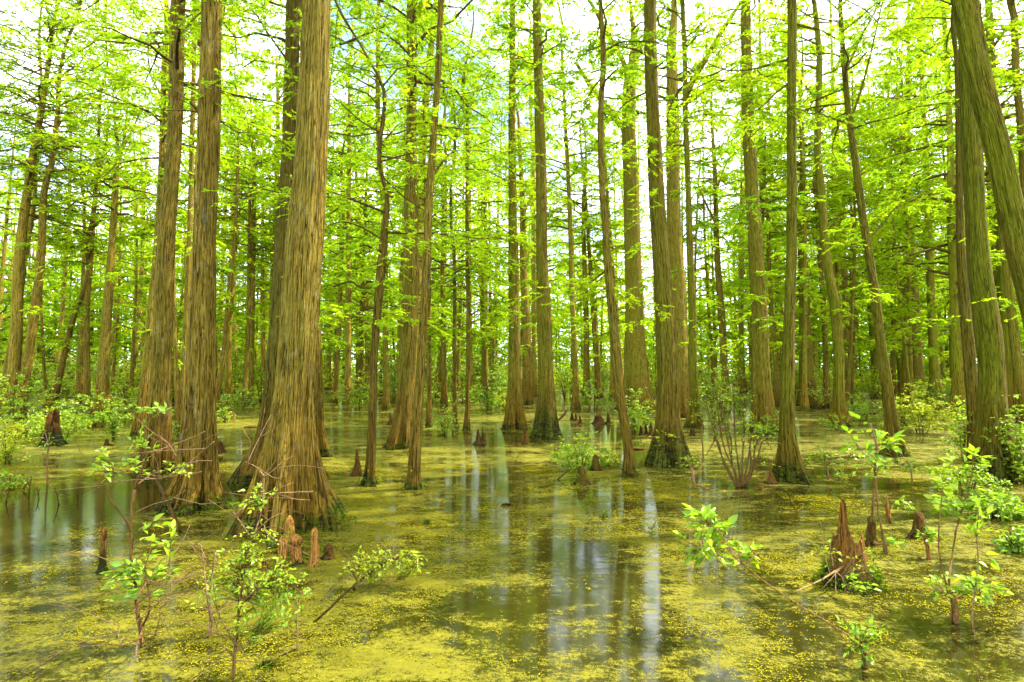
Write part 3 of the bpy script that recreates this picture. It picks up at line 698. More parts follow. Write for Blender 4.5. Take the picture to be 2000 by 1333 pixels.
knee(1506,944,918,20,'red pointed knee attached beside the wide bell foot',0.05,1.7,blunt=0.2)
knee(1487,957,944,7,'tiny brown peg knee in front of the red pointed knee',0.1,1.0,blunt=0.8)
knee(1797,1050,1001,30,'dark pointed brown knee standing alone in the right water',0.25,0.7,blunt=0.45)
knee(641,1090,1064,18,'low dark mossy root lump right of the lone orange knee',0.8,0.7,blunt=0.7)
knee(208,870,858,9,'little brown knob in the left pool near the bushes',0.1,0.8,blunt=0.6)
knee(452,820,806,18,'reddish root knob right of the knotted trunk, far across the water',0.05,1.0,blunt=0.7)
knee(513,812,796,12,'brown knee stub left behind the thickest trunk',0.2,0.9,blunt=0.5)
knee(762,830,806,10,'slim brown knee left of the ribbed grey foot',0.2,0.9,blunt=0.3)
knee(872,822,806,9,'small knee beside leafy sprigs in the middle distance',0.2,0.9)
knee(1500,838,828,10,'low knob beneath the leafy shrub at the broad cypress',0.2,0.9,blunt=0.6)
knee(428,883,862,18,'brown root knee peeking out right behind the knotted trunk',0.2,1.0,blunt=0.6)

def broken_stump(px, py, w, heights, label, name, tone, bright, moss=0, dark=0.0):
    """jagged stump: outer wall follows a height profile round the rim, hollow inside"""
    b = ground(px, py); Y = b[1]; s = Y / F; r0 = 0.5 * w * s
    k, n = 56, 20; th = np.linspace(0, 2 * math.pi, k, endpoint=False)
    hs = np.interp(th, [a for a, _ in heights], [h * s for _, h in heights], period=2 * math.pi)
    hs = hs * np.array([1 + 0.12 * mnoise.noise((math.cos(a) * 6 + px, math.sin(a) * 6, 1)) for a in th])
    root = empty(name, b, label, 'stump')
    V = np.zeros((n + 4, k, 3))
    for j in range(k):
        for i in range(n):
            t = i / (n - 1); z = -0.08 + (hs[j] + 0.08) * t
            q = max(0, z) / (s * w)
            rr = r0 * (0.70 + 0.40 * math.exp(-q * 3.6)) * (1 - 0.25 * min(1, q))
            rr *= 1 + 0.18 * mnoise.noise((math.cos(th[j]) * 2.5 + px, math.sin(th[j]) * 2.5, z * 3)) + 0.10 * mnoise.noise((math.cos(th[j]) * 9, math.sin(th[j]) * 9 + px, z * 4))
            V[i, j] = (math.cos(th[j]) * rr, math.sin(th[j]) * rr, z)
        for m in range(4):
            q = (m + 1) / 4; e = V[n - 1, j]
            V[n + m, j] = (e[0] * (1 - 0.22 * min(1, q * 1.5)) * (1 - 0.6 * max(0, q - 0.6)), e[1] * (1 - 0.22 * min(1, q * 1.5)) * (1 - 0.6 * max(0, q - 0.6)), e[2] - q * max(0.02, e[2] - 0.10))
    fs = [(i * k + j, i * k + (j + 1) % k, (i + 1) * k + (j + 1) % k, (i + 1) * k + j) for i in range(n + 3) for j in range(k)]
    fs.append(tuple(range((n + 3) * k, (n + 4) * k)))
    mb = MB(); mb.add(V, fs); mb.build('stump_wood', [WOOD], root, color=(tone, bright, dark, 1))
    if moss: moss_foot(root, r0 * 1.02, int(px), moss)
    return root, b, r0
S1, s1b, s1r = broken_stump(1660,1140,92,[(0,50),(0.6,62),(1.6,80),(2.3,84),(3.14,92),(3.5,108),(3.72,162),(4.0,170),(4.2,104),(4.7,84),(5.2,90),(5.4,108),(5.6,100),(5.9,62)],
    'big broken stump of red rotten wood with a tall jagged spike','broken_stump',0.1,1.15,moss=500,dark=0.17)
broken_stump(1704,1064,26,[(0,40),(1.5,52),(3.1,48),(4.6,36)],'dark rounded stump lump leaning behind the big broken stump','broken_stump',0.3,0.7,moss=30)
broken_stump(102,870,42,[(0,40),(1.5,70),(3.1,62),(4.6,20),(5.4,45)],'black rotten stump with a red splintered side among left bank bushes','broken_stump',0.1,0.5,moss=160,dark=0.5)
broken_stump(200,1118,21,[(0,62),(0.8,70),(2.2,86),(3.14,86),(4.2,80),(5.2,60)],'slender snapped post like stump, raw orange break on top, in the blue pool','broken_stump',0.05,1.3,dark=0.24)

def stick(pts, label, name='fallen_stick', mat=None, cat='stick', group=None, bright=1.0, Yend=None, k=6):
    """pts in pixels with width; foot (first point) lies on the water"""
    b = ground(pts[0][0], pts[0][1]); Y0 = b[1]; n = len(pts)
    P = []
    for i, (x, y, w) in enumerate(pts):
        Y = Y0 + ((Yend if Yend is not None else Y0) - Y0) * i / max(1, n - 1)
        p = at(x, y, Y) - b; P.append((*p, 0.5 * w * Y / F))
    q = curve(P, 8 * n); mb = MB(); mb.tube(q[:, :3], np.maximum(q[:, 3], 0.0012), k)
    return tag(mb.build(name, [mat or TWIG], None, b, (0.2, bright, 0, 1)), label, cat, group)
stick([(354,1040,6),(326,978,7),(312,950,6),(296,921,4)],'broken brown bough slanting down into water in front of the knotted trunk',Yend=5.6)
stick([(613,1216,5),(640,1192,5),(665,1168,4),(690,1144,3),(700,1135,2)],'dark bare stick poking out of the weed below the pale leaved sprigs',bright=0.6)
stick([(1089,937,3),(1102,926,3),(1116,916,2)],'short thin stick beside the squat mossy pyramid knee',bright=0.6)
stick([(1388,848,4),(1405,838,4),(1425,832,4),(1470,823,3)],'pale fallen branch behind the many stemmed shrub',mat=PALE)
stick([(1056,838,4),(1085,824,4),(1100,812,5),(1108,800,3)],'crooked dead bough propped behind the dark footed cypress',mat=TWIG)
stick([(642,1030,2),(655,1062,2),(662,1078,3),(671,1092,3)],'white bare twig right of the lone orange knee',mat=PALE)
stick([(1388,957,3),(1368,950,4),(1356,944,4),(1352,925,3),(1346,905,2)],'crooked pale rootlike branch in front of the hollow footed cypress',mat=PALE)
def floating_log(x0, x1, y, w, label, bright=0.5):
    a, b = ground(x0, y), ground(x1, y + 1); Y = a[1]; r = 0.5 * w * Y / F
    P = np.linspace(0, 1, 10)[:, None] * (b - a); P[:, 2] = r * 0.3 + r * 0.25 * np.sin(np.linspace(0, 5, 10))
    R = r * np.array([.35, .8, 1, 1.05, .9, 1, .95, .9, .7, .4]); mb = MB(); mb.tube(P, R, 9)
    return tag(mb.build('floating_log', [WOOD], None, a, (0.3, bright, 0, 1)), label, 'log')
floating_log(979,1008,988,7,'small dark log floating in the middle of the weedy water')
floating_log(207,222,870,5,'short black log floating in the left pool',0.35)
floating_log(590,640,838,6,'long low log lying in the weed behind the thickest trunk',0.8)
floating_log(476,520,836,5,'thin log lying in the weed left behind the thickest trunk',0.7)
floating_log(1225,1262,878,7,'low mossy log between the tilted stem and the hollow footed cypress',0.8)
floating_log(1690,1720,808,6,'dark log lying under the leaning slim trunk',0.5)

# ------------------------------------------------------------------ shrubs traced from the photo
def shrub(label, base, stems, clusters, name='shrub', cat='shrub', leaf=None, bark=None, bright=1.0, group=None, loc=None, mul=2.3, lsc=0.68, spread=1.25, wild=0):
    """stems: pixel paths (x, y, w[, dY]); clusters: (x, y, rx, ry, twigs, leaves per twig, leaf size m[, dY])"""
    b = ground(*base) if loc is None else np.asarray(loc, float); Y0 = b[1]; s = Y0 / F
    r_ = np.random.default_rng(int(base[0] * 5 + base[1]))
    root = empty(name, b, label, cat, group)
    pts_all = []
    for st in stems:
        P = []
        for i, q in enumerate(st):
            Y = Y0 + (q[3] if len(q) > 3 else 0.0)
            p = at(q[0], q[1], Y) - b; P.append((*p, 0.5 * q[2] * Y / F))
        c = curve(P, max(6, 6 * len(P))); c[:, :3] += r_.normal(0, 0.0015, (len(c), 3)) * np.linspace(0, 1, len(c))[:, None]
        mb = MB(); mb.tube(c[:, :3], np.maximum(c[:, 3], 0.0011), 6)
        thin = max(q[2] for q in st) < 3.2
        mb.build('stem', [PALE if thin and bark is None else (bark or TWIG)], root, color=(0.05, bright * (1.1 if thin else 1.5), 0, 1)); pts_all.append(c[:, :3])
    allp = np.vstack(pts_all) if pts_all else np.zeros((1, 3))
    for i in range(wild):                          # fine bare twigs criss-crossing
        p = allp[int(r_.integers(len(allp) // 6, len(allp)))]; a = r_.uniform(0, 6.28); L = r_.uniform(0.12, 0.48)
        d = np.array((math.cos(a), 0.6 * math.sin(a), r_.uniform(-0.25, 0.8))); d /= np.linalg.norm(d)
        q = curve([p, p + d * L * .5 + r_.normal(0, .05 * L, 3), p + d * L + r_.normal(0, .12 * L, 3)], 9)
        mb = MB(); mb.tube(q, np.linspace(0.0026, 0.0010, 9), 5)
        if r_.random() < 0.6: mb.tube([q[5], q[5] + (d + r_.normal(0, .5, 3)) * L * .35], [0.0016, 0.0008], 4)
        mb.build('twig', [PALE], root, color=(0.05, r_.uniform(.6, 1.2), 0, 1))
    for cl in clusters:
        x, y, rx, ry, nt_, nl, ls = cl[:7]; nt_ = max(2, int(nt_ * mul)); ls = ls * lsc; rx *= spread; ry *= spread; Y = Y0 + (cl[7] if len(cl) > 7 else 0.0)
        c = at(x, y, Y) - b; R = np.array((rx * s, max(rx, ry) * s * 0.8, ry * s))
        lm = MB()
        for i in range(nt_):
            u = r_.normal(0, 1, 3); u /= np.linalg.norm(u); tip = c + u * R * r_.uniform(0.3, 1.2)
            d2 = np.linalg.norm(allp - (c + 0.55 * (tip - c) + np.array((0, 0, -0.3 * ry * s))), axis=1); k = np.argsort(d2)[min(len(d2) - 1, int(r_.integers(0, 4)))]
            st = allp[k]
            mid = (st + tip) / 2 + r_.normal(0, 0.08, 3) * R + np.array((0, 0, 0.12 * np.linalg.norm(tip - st)))
            cv = curve([st, mid, tip], 8)
            lm.tube(cv, np.linspace(0.0022, 0.0009, 8) * max(1, Y0 / 5), 4, 1, cap=False)
            tt = r_.uniform(0.30, 1.0, nl); tt[0] = 1.0
            P = np.stack([np.interp(tt, np.linspace(0, 1, 8), cv[:, k2]) for k2 in range(3)], 1)
            d = (cv[-1] - cv[2]); d /= np.linalg.norm(d) + 1e-6
            sdv = np.cross(d, (0, 0, 1)); sdv /= np.linalg.norm(sdv) + 1e-6
            D = d[None] * r_.uniform(0.3, 1, (nl, 1)) + sdv[None] * (r_.choice((-1, 1), nl) * r_.uniform(0.3, 1, nl))[:, None]
            D[:, 2] += r_.normal(0.0, 0.3, nl); D[0] = d
            lm.leaves(broad_leaves(P, D, ls * r_.uniform(0.55, 1.2, nl), r_, 0.7), BROAD_F, 0)
        lm.build('foliage', [leaf or SHRUB, bark or TWIG], root, color=(0.15, bright, 0, 1))
    return root
shrub('tall brown stemmed shrub with pink bare twigs and bright leaves, left foreground', (279,1262),
  [[(279,1264,10),(276,1235,8),(270,1208,7),(265,1160,7),(259,1107,7),(256,1070,7),(255,1039,6),(258,1000,6),(263,955,6)],
   [(263,955,5),(275,925,4,-.05),(290,885,4,-.1),(315,844,3,-.15),(328,812,2,-.2)],[(264,955,5),(270,930,4),(274,905,3),(277,896,2)],
   [(256,1040,4),(245,1015,3,-.1),(225,990,3,-.2),(212,968,3,-.25),(220,950,2,-.25),(246,930,2,-.3)],
   [(275,1215,4),(280,1240,4,-.1),(262,1252,4,-.2),(240,1260,3,-.3),(205,1258,2,-.4),(178,1256,1.5,-.45)],
   [(278,1225,4),(292,1190,4,-.1),(290,1150,3,-.1),(284,1110,2,-.15),(296,1070,2,-.15)],
   [(240,1260,2,-.3),(232,1245,2,-.3),(233,1222,1.5,-.3)],[(285,1240,4),(300,1235,3,.1),(318,1218,2,.15),(336,1165,1.5,.2)],
   [(268,1180,3),(300,1155,2.5,-.1),(340,1135,2,-.15),(395,1118,1.5,-.2)],[(266,1170,3),(300,1120,2.5,.1),(345,1075,2,.2),(372,1025,1.5,.25)],
   [(272,1210,2.5),(310,1190,2),(335,1160,1.5),(330,1110,1.5)],[(258,1105,3),(220,1098,2,-.1),(175,1082,2,-.2),(132,1085,1.3,-.2),(90,1086,1,-.25)],
   [(263,950,3),(300,925,2.5,.1),(330,918,2,.15),(380,902,2,.2),(415,900,1.3,.2)],[(270,930,2.5),(312,935,2,-.1),(355,915,2,-.2),(418,862,1.3,-.25)],
   [(274,915,2.5),(240,922,2,-.1),(205,925,1.5,-.1)],[(310,850,2,-.15),(332,870,2,-.1),(344,891,1.5,-.1)],[(290,885,2,-.1),(330,872,1.6),(382,852,1.3,.05),(400,842,1,.05)],
   [(266,1000,2),(300,985,1.6,-.1),(332,976,1.2,-.15),(362,958,1,-.2)],[(304,1240,2,.1),(312,1200,1.5),(310,1145,1.2)],[(276,1235,3),(268,1262,3,-.1),(266,1284,2,-.15)]],
  [(275,1120,40,34,16,6,.068,-.05),(300,1058,16,36,7,5,.07),(238,905,42,22,16,7,.040,-.1),(285,860,28,28,9,5,.042),(215,915,26,12,8,6,.030),(355,915,44,10,12,7,.030,.1),(296,800,22,14,5,5,.05,-.2),(250,1115,22,20,6,4,.06)], mul=1.3, lsc=0.9, spread=1.35, wild=30)
shrub('thin twin stemmed shrub nearly bare, pink knots, beside the bright leafy one', (405,1245),
  [[(405,1246,7),(411,1225,7),(412,1150,4),(417,1105,4),(421,1080,3)],[(412,1215,4),(404,1160,3,-.1),(396,1090,3,-.1),(391,1065,3,-.1),(376,1063,3,-.1)],[(391,1068,3,-.1),(402,1092,2,-.1),(412,1112,2)],
   [(400,1120,2),(380,1135,2),(362,1160,1.5)],[(408,1140,2),(360,1130,1.6,-.1),(310,1155,1.3,-.15)],[(414,1200,2),(440,1180,1.5),(462,1130,1.2)],[(418,1205,3),(432,1250,2),(445,1290,2),(452,1320,1.5)]],
  [(400,1160,22,40,9,5,.04)], bark=PALE, bright=0.8, wild=14)
shrub('bright green leafy shrub with slim brown stem in front of the orange knees', (454,1326),
  [[(454,1328,8),(458,1280,6),(465,1208,5),(471,1160,5),(476,1114,4),(482,1080,4),(490,1060,3)],[(484,1074,3),(496,1046,3),(508,1030,2),(530,1012,2),(555,1000,1.5)],
   [(490,1060,3),(505,1020,3,.1),(512,985,3,.1),(516,930,3,.1)],[(516,930,3,.1),(500,912,2,.1),(478,902,1.5,.1)],[(516,932,3,.1),(535,918,2,.1),(552,902,2,.1),(572,892,1.5,.1)],
   [(510,985,2.5,.1),(540,965,2.5,.1),(575,962,2.5,.1),(612,960,2,.1)],[(545,966,2,.1),(575,975,2,.1),(606,977,1.5,.1)],[(470,1180,3),(505,1150,2),(545,1140,1.6),(585,1150,1)],
   [(460,1260,3),(440,1225,2,-.1),(424,1195,1.5,-.1)],[(459,1272,2.5),(478,1260,2),(494,1253,1.5)],[(459,1290,2.5),(445,1270,2),(428,1258,1.5)],[(490,1050,2),(470,1020,2),(455,1000,1.5)]],
  [(515,1175,62,50,44,8,.040),(480,1100,52,38,26,7,.036),(500,975,30,18,12,7,.040,.1),(430,1140,20,30,9,6,.036),(555,1135,30,24,12,6,.038),(540,1200,30,26,12,7,.040),(500,1050,40,20,12,6,.030)], wild=26)
shrub('low sprig with pale whitish young leaves over yellow weed, below the lone orange knee', (690,1150),
  [[(690,1150,5),(700,1138,5),(715,1125,4),(740,1108,3),(775,1090,2),(800,1085,1.5)],[(700,1138,4),(690,1122,3),(672,1092,3),(660,1060,2)],[(715,1125,3),(745,1135,2),(790,1133,1.5)],[(698,1140,3),(700,1112,2),(708,1080,2)]],
  [(755,1095,48,22,26,7,.042),(800,1105,24,26,12,6,.050),(700,1108,34,24,18,7,.038),(728,1120,34,14,12,6,.040)], leaf=GOLD, wild=7)
shrub('bare upright pinkish twig with a forked top in the yellow weed', (581,1272),
  [[(581,1272,3),(581,1230,3),(581,1175,2),(581,1144,2)],[(581,1200,2),(590,1165,1.5),(594,1150,1)],[(580,1268,4),(566,1272,3),(548,1290,3),(520,1302,2)],[(548,1290,3),(545,1297,3),(540,1305,2)]],
  [], bark=PALE, cat='twig', name='bare_twig')
shrub('leafless thin stem standing in the blue pool at the left', (93,948),
  [[(93,948,4),(92,910,3),(95,870,2.5),(97,845,2)],[(95,870,2),(88,845,1.6),(80,830,1)]], [(92,855,22,14,6,5,.06)], cat='sapling', name='sapling')
for i, (x, y, h, d) in enumerate([(56,972,40,6),(76,975,24,-4),(12,983,30,8),(115,987,34,-8),(45,958,20,14),(152,968,30,3)]):
    shrub(['pair of dead twigs in the left pool, leaning right','short dark dead twig beside the leaning pair in the left pool','dead twig nearest the left border in the pool','slim curved dead twig right in the blue reflection','bent dead twig reaching right over the left pool','tiny upright dead twig in the pool below the smooth left trunk'][i],
      (x, y), [[(x,y,2.5),(x+d*.4,y-h*.5,2),(x+d,y-h,1.2)],[(x+d*.4,y-h*.5,1.5),(x-d*.6,y-h*.9,1)]], [], bark=TWIG, bright=0.5, cat='twig', name='dead_twig')
shrub('slender big leaved sapling rising from behind the broken stump', (1700,1062),
  [[(1692,1050,6),(1697,1025,5),(1703,1010,5),(1706,975,5),(1708,940,4),(1710,905,4),(1712,868,4)],[(1712,870,3),(1706,855,2.5),(1694,850,2)],[(1712,868,3),(1704,840,2.5),(1700,828,2)],[(1711,880,2),(1735,868,2),(1755,862,1.5)],[(1709,910,2),(1690,890,1.6),(1670,866,1.5)]],
  [(1700,858,34,30,10,3,.13),(1664,872,16,10,3,2,.14),(1745,865,26,14,6,3,.11)], mul=1.0, lsc=0.9, spread=1.4, name='sapling', cat='sapling')
shrub('leaning dark stem sapling with a thick wet foot, right behind the broken stump', (1729,1082),
  [[(1730,1082,8),(1727,1062,7),(1722,1035,4),(1716,1000,4),(1712,955,3),(1711,900,2)],[(1726,1060,3),(1716,1062,2),(1708,1058,1.5)]], [(1742,1060,20,10,4,3,.10),(1708,905,30,20,8,4,.08)], name='sapling', cat='sapling')
shrub('sprigs and tendrils growing from the foot of the broken stump', (1660,1146),
  [[(1650,1105,4),(1625,1120,4,-.1),(1600,1135,3,-.2),(1555,1155,2,-.35)],[(1632,1116,2,-.1),(1632,1160,2,-.2)],[(1634,1118,2,-.1),(1645,1130,2,-.2),(1652,1158,2,-.25)],[(1622,1122,2,-.1),(1612,1090,1.5,-.1),(1608,1060,1.2,-.1),(1602,1020,1,-.1)],[(1628,1110,2,-.1),(1622,1070,1.5,-.1),(1620,1030,1,-.1)],[(1640,1112,2,-.1),(1606,1150,1.5,-.15)]],
  [(1675,1140,22,10,5,4,.075,-.3),(1612,1075,20,16,4,4,.05,-.15),(1696,1095,10,26,4,5,.035,-.25)], bark=PALE, name='stump_sprig')
shrub('long thin bough leaning across the right foreground from a small stub', (1690,1306),
  [[(1690,1308,13),(1690,1288,12),(1687,1270,9),(1682,1262,5)],[(1682,1266,5),(1656,1242,4),(1620,1218,4,.05),(1585,1197,4,.1),(1525,1159,3.5,.2),(1469,1118,3.5,.3),(1435,1088,3,.35),(1412,1058,3,.4)],
   [(1445,1095,2.5,.3),(1420,1090,2,.3),(1395,1082,2,.35),(1360,1070,1.5,.4)],[(1455,1105,2,.3),(1475,1085,2,.3),(1490,1078,1.5,.3)],[(1440,1092,2,.3),(1420,1060,2,.35),(1405,1040,1.5,.4),(1370,1020,1.2,.4)]],
  [(1372,1075,42,26,20,6,.075,.4),(1385,1030,38,26,18,6,.075,.45),(1470,1080,34,14,10,5,.075,.35),(1682,1248,26,26,30,7,.034),(1360,1010,28,14,8,5,.07,.5)], mul=0.9, lsc=0.95, spread=1.5)
shrub('stubby Y shaped shrub trunk sprouting thin shoots, at the lower right', (1866,1216),
  [[(1866,1218,13),(1865,1190,12),(1861,1165,11),(1853,1155,8)],[(1853,1158,6),(1854,1130,4),(1860,1085,3,.1),(1867,1040,3,.1),(1880,990,2.5,.1),(1897,930,2,.1),(1901,890,1.5,.1)],[(1864,1170,6),(1885,1160,4),(1910,1150,3,-.05),(1930,1148,2,-.1)],[(1852,1156,4),(1840,1110,3),(1833,1060,2.5),(1836,1000,2),(1842,960,1.5)],[(1856,1165,3),(1840,1155,2.5),(1822,1148,2)],[(1859,1190,4),(1857,1200,3),(1856,1214,3)]],
  [(1855,1145,34,14,14,5,.065),(1912,1142,26,14,10,5,.07),(1845,985,40,16,9,4,.09,.1),(1890,960,26,40,8,4,.08,.1),(1905,890,24,14,6,4,.08,.1)], mul=1.0, lsc=0.9, spread=1.5, wild=8)
shrub('thin leafy whip growing beside the stubby Y shaped shrub', (1902,1240),
  [[(1902,1242,3),(1899,1200,3),(1904,1155,3),(1910,1100,3),(1908,1040,2),(1912,990,1.5)]], [(1920,1140,40,12,10,4,.07),(1912,1040,30,40,10,4,.07)], mul=0.9, lsc=0.9, spread=1.4, name='sapling', cat='sapling')
shrub('fan of many thin fine leaved stems left of the wide bell foot', (1449,952),
  [[(1449+dx0,952,5),(1449+dx0*1.6+dx*.3,905,3),(1449+dx*.7,860,2.5),(1449+dx,py,1.5)] for dx0, dx, py in [(-7,-72,775),(-4,-40,790),(-1,-18,745),(0,4,800),(2,26,830),(4,44,850),(6,60,880),(8,18,905),(-9,-70,890),(-3,-55,735),(9,34,870),(-6,-30,820)]],
  [(1420,775,44,42,20,8,.045),(1450,850,42,42,17,8,.045),(1485,890,28,30,7,6,.04),(1400,850,24,36,8,6,.04)], bright=0.7)
shrub('thin bare pole sapling left of the many stemmed shrub', (1373,918),
  [[(1373,919,3.5),(1373,880,3),(1371,850,2.5),(1372,810,2)]], [(1372,815,16,14,5,5,.06)], name='sapling', cat='sapling')
shrub('pale leaved seedling against the dark hollow foot', (1299,912),
  [[(1299,912,4),(1299,890,3),(1297,870,3),(1298,850,2)],[(1299,910,3),(1290,904,2.5),(1285,900,2)],[(1299,911,3),(1310,905,2.5),(1314,899,2)],[(1298,872,2),(1306,866,1.6)]],
  [(1298,852,17,9,10,4,.10),(1300,869,14,5,6,4,.09),(1330,903,12,8,5,4,.09)], leaf=GOLD, bark=PALE, name='seedling', cat='seedling')
shrub('branchy pale sprig with yellowish leaves right of the seedling, in shallow water', (1360,945),
  [[(1356,946,4),(1354,925,3),(1350,908,3),(1343,890,2)],[(1355,930,3),(1365,918,2.5),(1374,910,2)]], [(1345,902,22,10,12,5,.07)], leaf=GOLD, bark=PALE)
shrub('leafy seedling rising from the water in front of the leaning slim trunk', (1560,905),
  [[(1618,930,2.5),(1614,905,2.5),(1612,890,2)],[(1612,895,2),(1640,892,2),(1670,888,1.5)],[(1618,935,2),(1640,945,1.5),(1660,955,1.2)]], [(1610,893,34,16,18,5,.075),(1668,885,20,8,5,3,.10),(1645,922,24,10,8,4,.07)], loc=ground(1618,938), name='seedling', cat='seedling')
shrub('sparse sprig with drooping leaves right of the big leaved sapling', (1775,905),
  [[(1782,945,3),(1778,915,2.5),(1770,900,2)],[(1778,915,2),(1765,908,2),(1750,905,1.5)]], [(1762,906,28,12,12,4,.075),(1720,850,18,14,5,3,.09)], loc=ground(1782,948))
shrub('knobby stub wrapped in bare pink twigs in the right water', (1737,1022),
  [[(1737,1022,8),(1735,1005,9),(1732,985,6),(1731,968,3)],[(1733,1000,3),(1728,988,2),(1722,975,1.5)],[(1735,1000,2.5),(1745,985,2),(1756,980,1.5)]], [(1760,985,16,8,5,3,.09)], bark=WOOD, name='twiggy_stub', cat='stub')
shrub('leafy slanting stub beside the dark pointed knee', (1815,1092),
  [[(1815,1092,8),(1812,1072,7),(1808,1058,6),(1806,1048,4)]], [(1815,1045,18,9,12,5,.055)], bark=WOOD, name='leafy_stub', cat='stub')
shrub('feathery green sprig drowned in the dark water at centre right', (1270,1040),
  [[(1270,1045,2),(1275,1030,2),(1282,1015,1.5)]], [(1275,1030,20,14,16,8,.022)], name='water_sprig', cat='sprig')
for i, (x, y, rx, lab) in enumerate([(833,1024,10,'bright green moss tuft floating in the open weed'),(1180,1010,9,'fine green tuft under the white reflections'),(520,1300,26,'creeping green tuft in the lower left weed')]):
    shrub(lab, (x, y), [[(x,y,2),(x,y-6,1.5)]], [(x,y-5,rx,5,26,8,.018)], leaf=MOSS, name='moss_tuft', cat='moss')

# low hummocks and bank shrubs -------------------------------------------------------
def bush(label, px, py, wpx, hpx, n=60, nl=8, ls=0.07, leaf=None, group=None, name='bush', stems=7, yd=0.5, floor=0.1):
    """many stemmed bush, foot on the water; width and height in photo pixels"""
    b = ground(px, py); s = b[1] / F; W_, H_ = wpx * s * 0.5, hpx * s
    r_ = np.random.default_rng(int(px * 11 + py)); root = empty(name, b, label, 'bush', group)
    st, fo = MB(), MB(); n = int(n * 0.95); ls *= 0.62; nl += 3; hpx *= 0.82
    for i in range(stems):
        a = r_.uniform(0, 6.28); q = r_.uniform(0.2, 0.75)
        st.tube(curve([(math.cos(a) * W_ * .12, math.sin(a) * W_ * .12, -0.03), (math.cos(a) * W_ * q * .5, math.sin(a) * W_ * q * .5, H_ * .45), (math.cos(a) * W_ * q, math.sin(a) * W_ * q, H_ * r_.uniform(.75, 1))], 7), np.linspace(0.012, 0.004, 7) * max(.6, s * 60), 5)
    st.build('stem', [TWIG], root, color=(0.2, 0.8, 0, 1))
    for i in range(n):
        a = r_.uniform(0, 6.28); q = math.sqrt(r_.uniform(0, 1)); z = H_ * (floor + (1 - floor) * r_.uniform(0, 1) ** 0.8 * (1 - 0.45 * q * q))
        lump = 1 + 0.75 * mnoise.noise((math.cos(a) * 1.6 + px, math.sin(a) * 1.6, z / H_ * 2))
        tip = np.array((math.cos(a) * W_ * q * lump, math.sin(a) * W_ * q * lump * yd * 2, z * lump))
        d = np.array((math.cos(a), math.sin(a) * .8, r_.uniform(-0.1, 0.7))); d /= np.linalg.norm(d); L = 0.28 * max(W_, H_) * r_.uniform(.5, 1.1)
        c0 = tip - d * L
        fo.tube([c0, c0 + d * L * .5 + (0, 0, .02), tip], [0.004 * max(.6, s * 60)] * 2 + [0.002], 3, 1, cap=False)
        u = r_.uniform(0.1, 1, nl); P = c0 + d * (L * u)[:, None] + r_.normal(0, 0.25 * ls, (nl, 3))
        D = d[None] * 0.6 + r_.normal(0, 0.7, (nl, 3)); D[:, 2] = D[:, 2] * 0.6 - 0.05
        fo.leaves(broad_leaves(P, D, ls * r_.uniform(.6, 1.25, nl), r_, 0.7, 0.28), BROAD_F, 0)
    fo.build('foliage', [leaf or SHRUB, TWIG], root)
    return root
bush('spreading leafy hummock of low plants with a red tinted centre, before the dark footed cypress',1132,912,120,52,170,9,.075,SHRUB,floor=0.0)
bush('yellow green grassy mat at the right end of the leafy hummock',1186,908,56,26,70,9,.06,GOLD,floor=0.0)
bush('dark leafy bush behind the hollow footed cypress, left of it',1240,846,84,80,110,9,.10)
bush('gold leaved bush squeezed left of the hollow footed cypress',1262,836,46,60,50,8,.10,GOLD)
bush('green bushy clump at the foot of the broad cypress',1492,852,86,42,90,8,.09)
bush('leafy bush behind the broad cypress on its left',1440,806,70,60,70,8,.11)
bush('tall airy bush beside the green barked cypress',1400,838,90,150,150,8,.10)
bush('yellow green shrub bed under the stout dark cypress',1800,848,120,95,190,9,.11,GOLD)
bush('rusty based yellow shrub next to the leaning slim trunk',1764,842,60,60,70,8,.10,GOLD)
bush('dark green bush left of the leaning slim trunk',1686,822,84,66,110,9,.11)
bush('pale leaved bush over the dark far stump at right',1600,800,60,66,70,8,.11,GOLD)
bush('mossy root island with leaves under the curving green trunk',1636,842,60,26,60,8,.07)
bush('leafy tangle hugging the hollow foot of the biggest right cypress',1890,962,110,56,80,8,.085)
bush('leaning leafy shrub in front of the slanting corner trunk',1992,945,90,150,90,8,.095)
bush('low broad leaved growth at the right border',1950,1010,120,50,110,8,.085)
bush('leafy shoots beside the narrow dark trunk at right',1878,898,60,120,70,7,.10)
bush('small leafy shrub at the right edge above the water',1985,1080,70,50,40,6,.08)
bush('loose green bush on the left bank behind the black stump',70,852,120,62,110,9,.11)
bush('bright bush leaning over the black rotten stump',120,862,90,70,110,9,.10)
bush('yellowish bush at the left border by the pool',14,905,70,70,80,8,.085,GOLD)
bush('low fresh leaves floating at the left border of the pool',20,955,60,34,40,7,.075)
bush('dark leafy tuft in the left pool right of the black stump',222,858,30,52,50,8,.09)
bush('wide green thicket below the stout forked cypress',190,832,120,62,150,9,.12)
bush('thicket at the left border behind the slanting trunks',30,822,120,84,150,9,.13)
bush('thicket on the far bank below the leaning left cypress',250,806,90,60,110,9,.13)
bush('bright clump in front of the two large left trunks at the waterline',330,862,60,60,50,7,.08)
bush('sunny thicket in the centre gap behind the pencil thin pair',955,802,92,64,150,9,.13)
bush('low sunny thicket left of the tall straight green cypress',985,800,60,40,70,8,.12,GOLD)
bush('leafy sprig clump beside the short twin stem',868,850,60,56,60,8,.09)
bush('thicket behind the wavy sapling tree',700,800,100,52,120,9,.13)
bush('thicket between the ribbed grey foot and the pencil thin pair',838,792,70,44,80,9,.13)
bush('thicket right of the dark footed cypress, far across the pool',1160,800,110,50,130,9,.12)
bush('thicket left of the tall straight green cypress on the far shore',905,790,70,36,80,9,.13)
bush('far thicket between the left trunk group and the dark gap trees',470,800,90,44,110,9,.13)
bush('low weeds on the far shore left of the thickest trunks',440,825,40,26,40,8,.08)
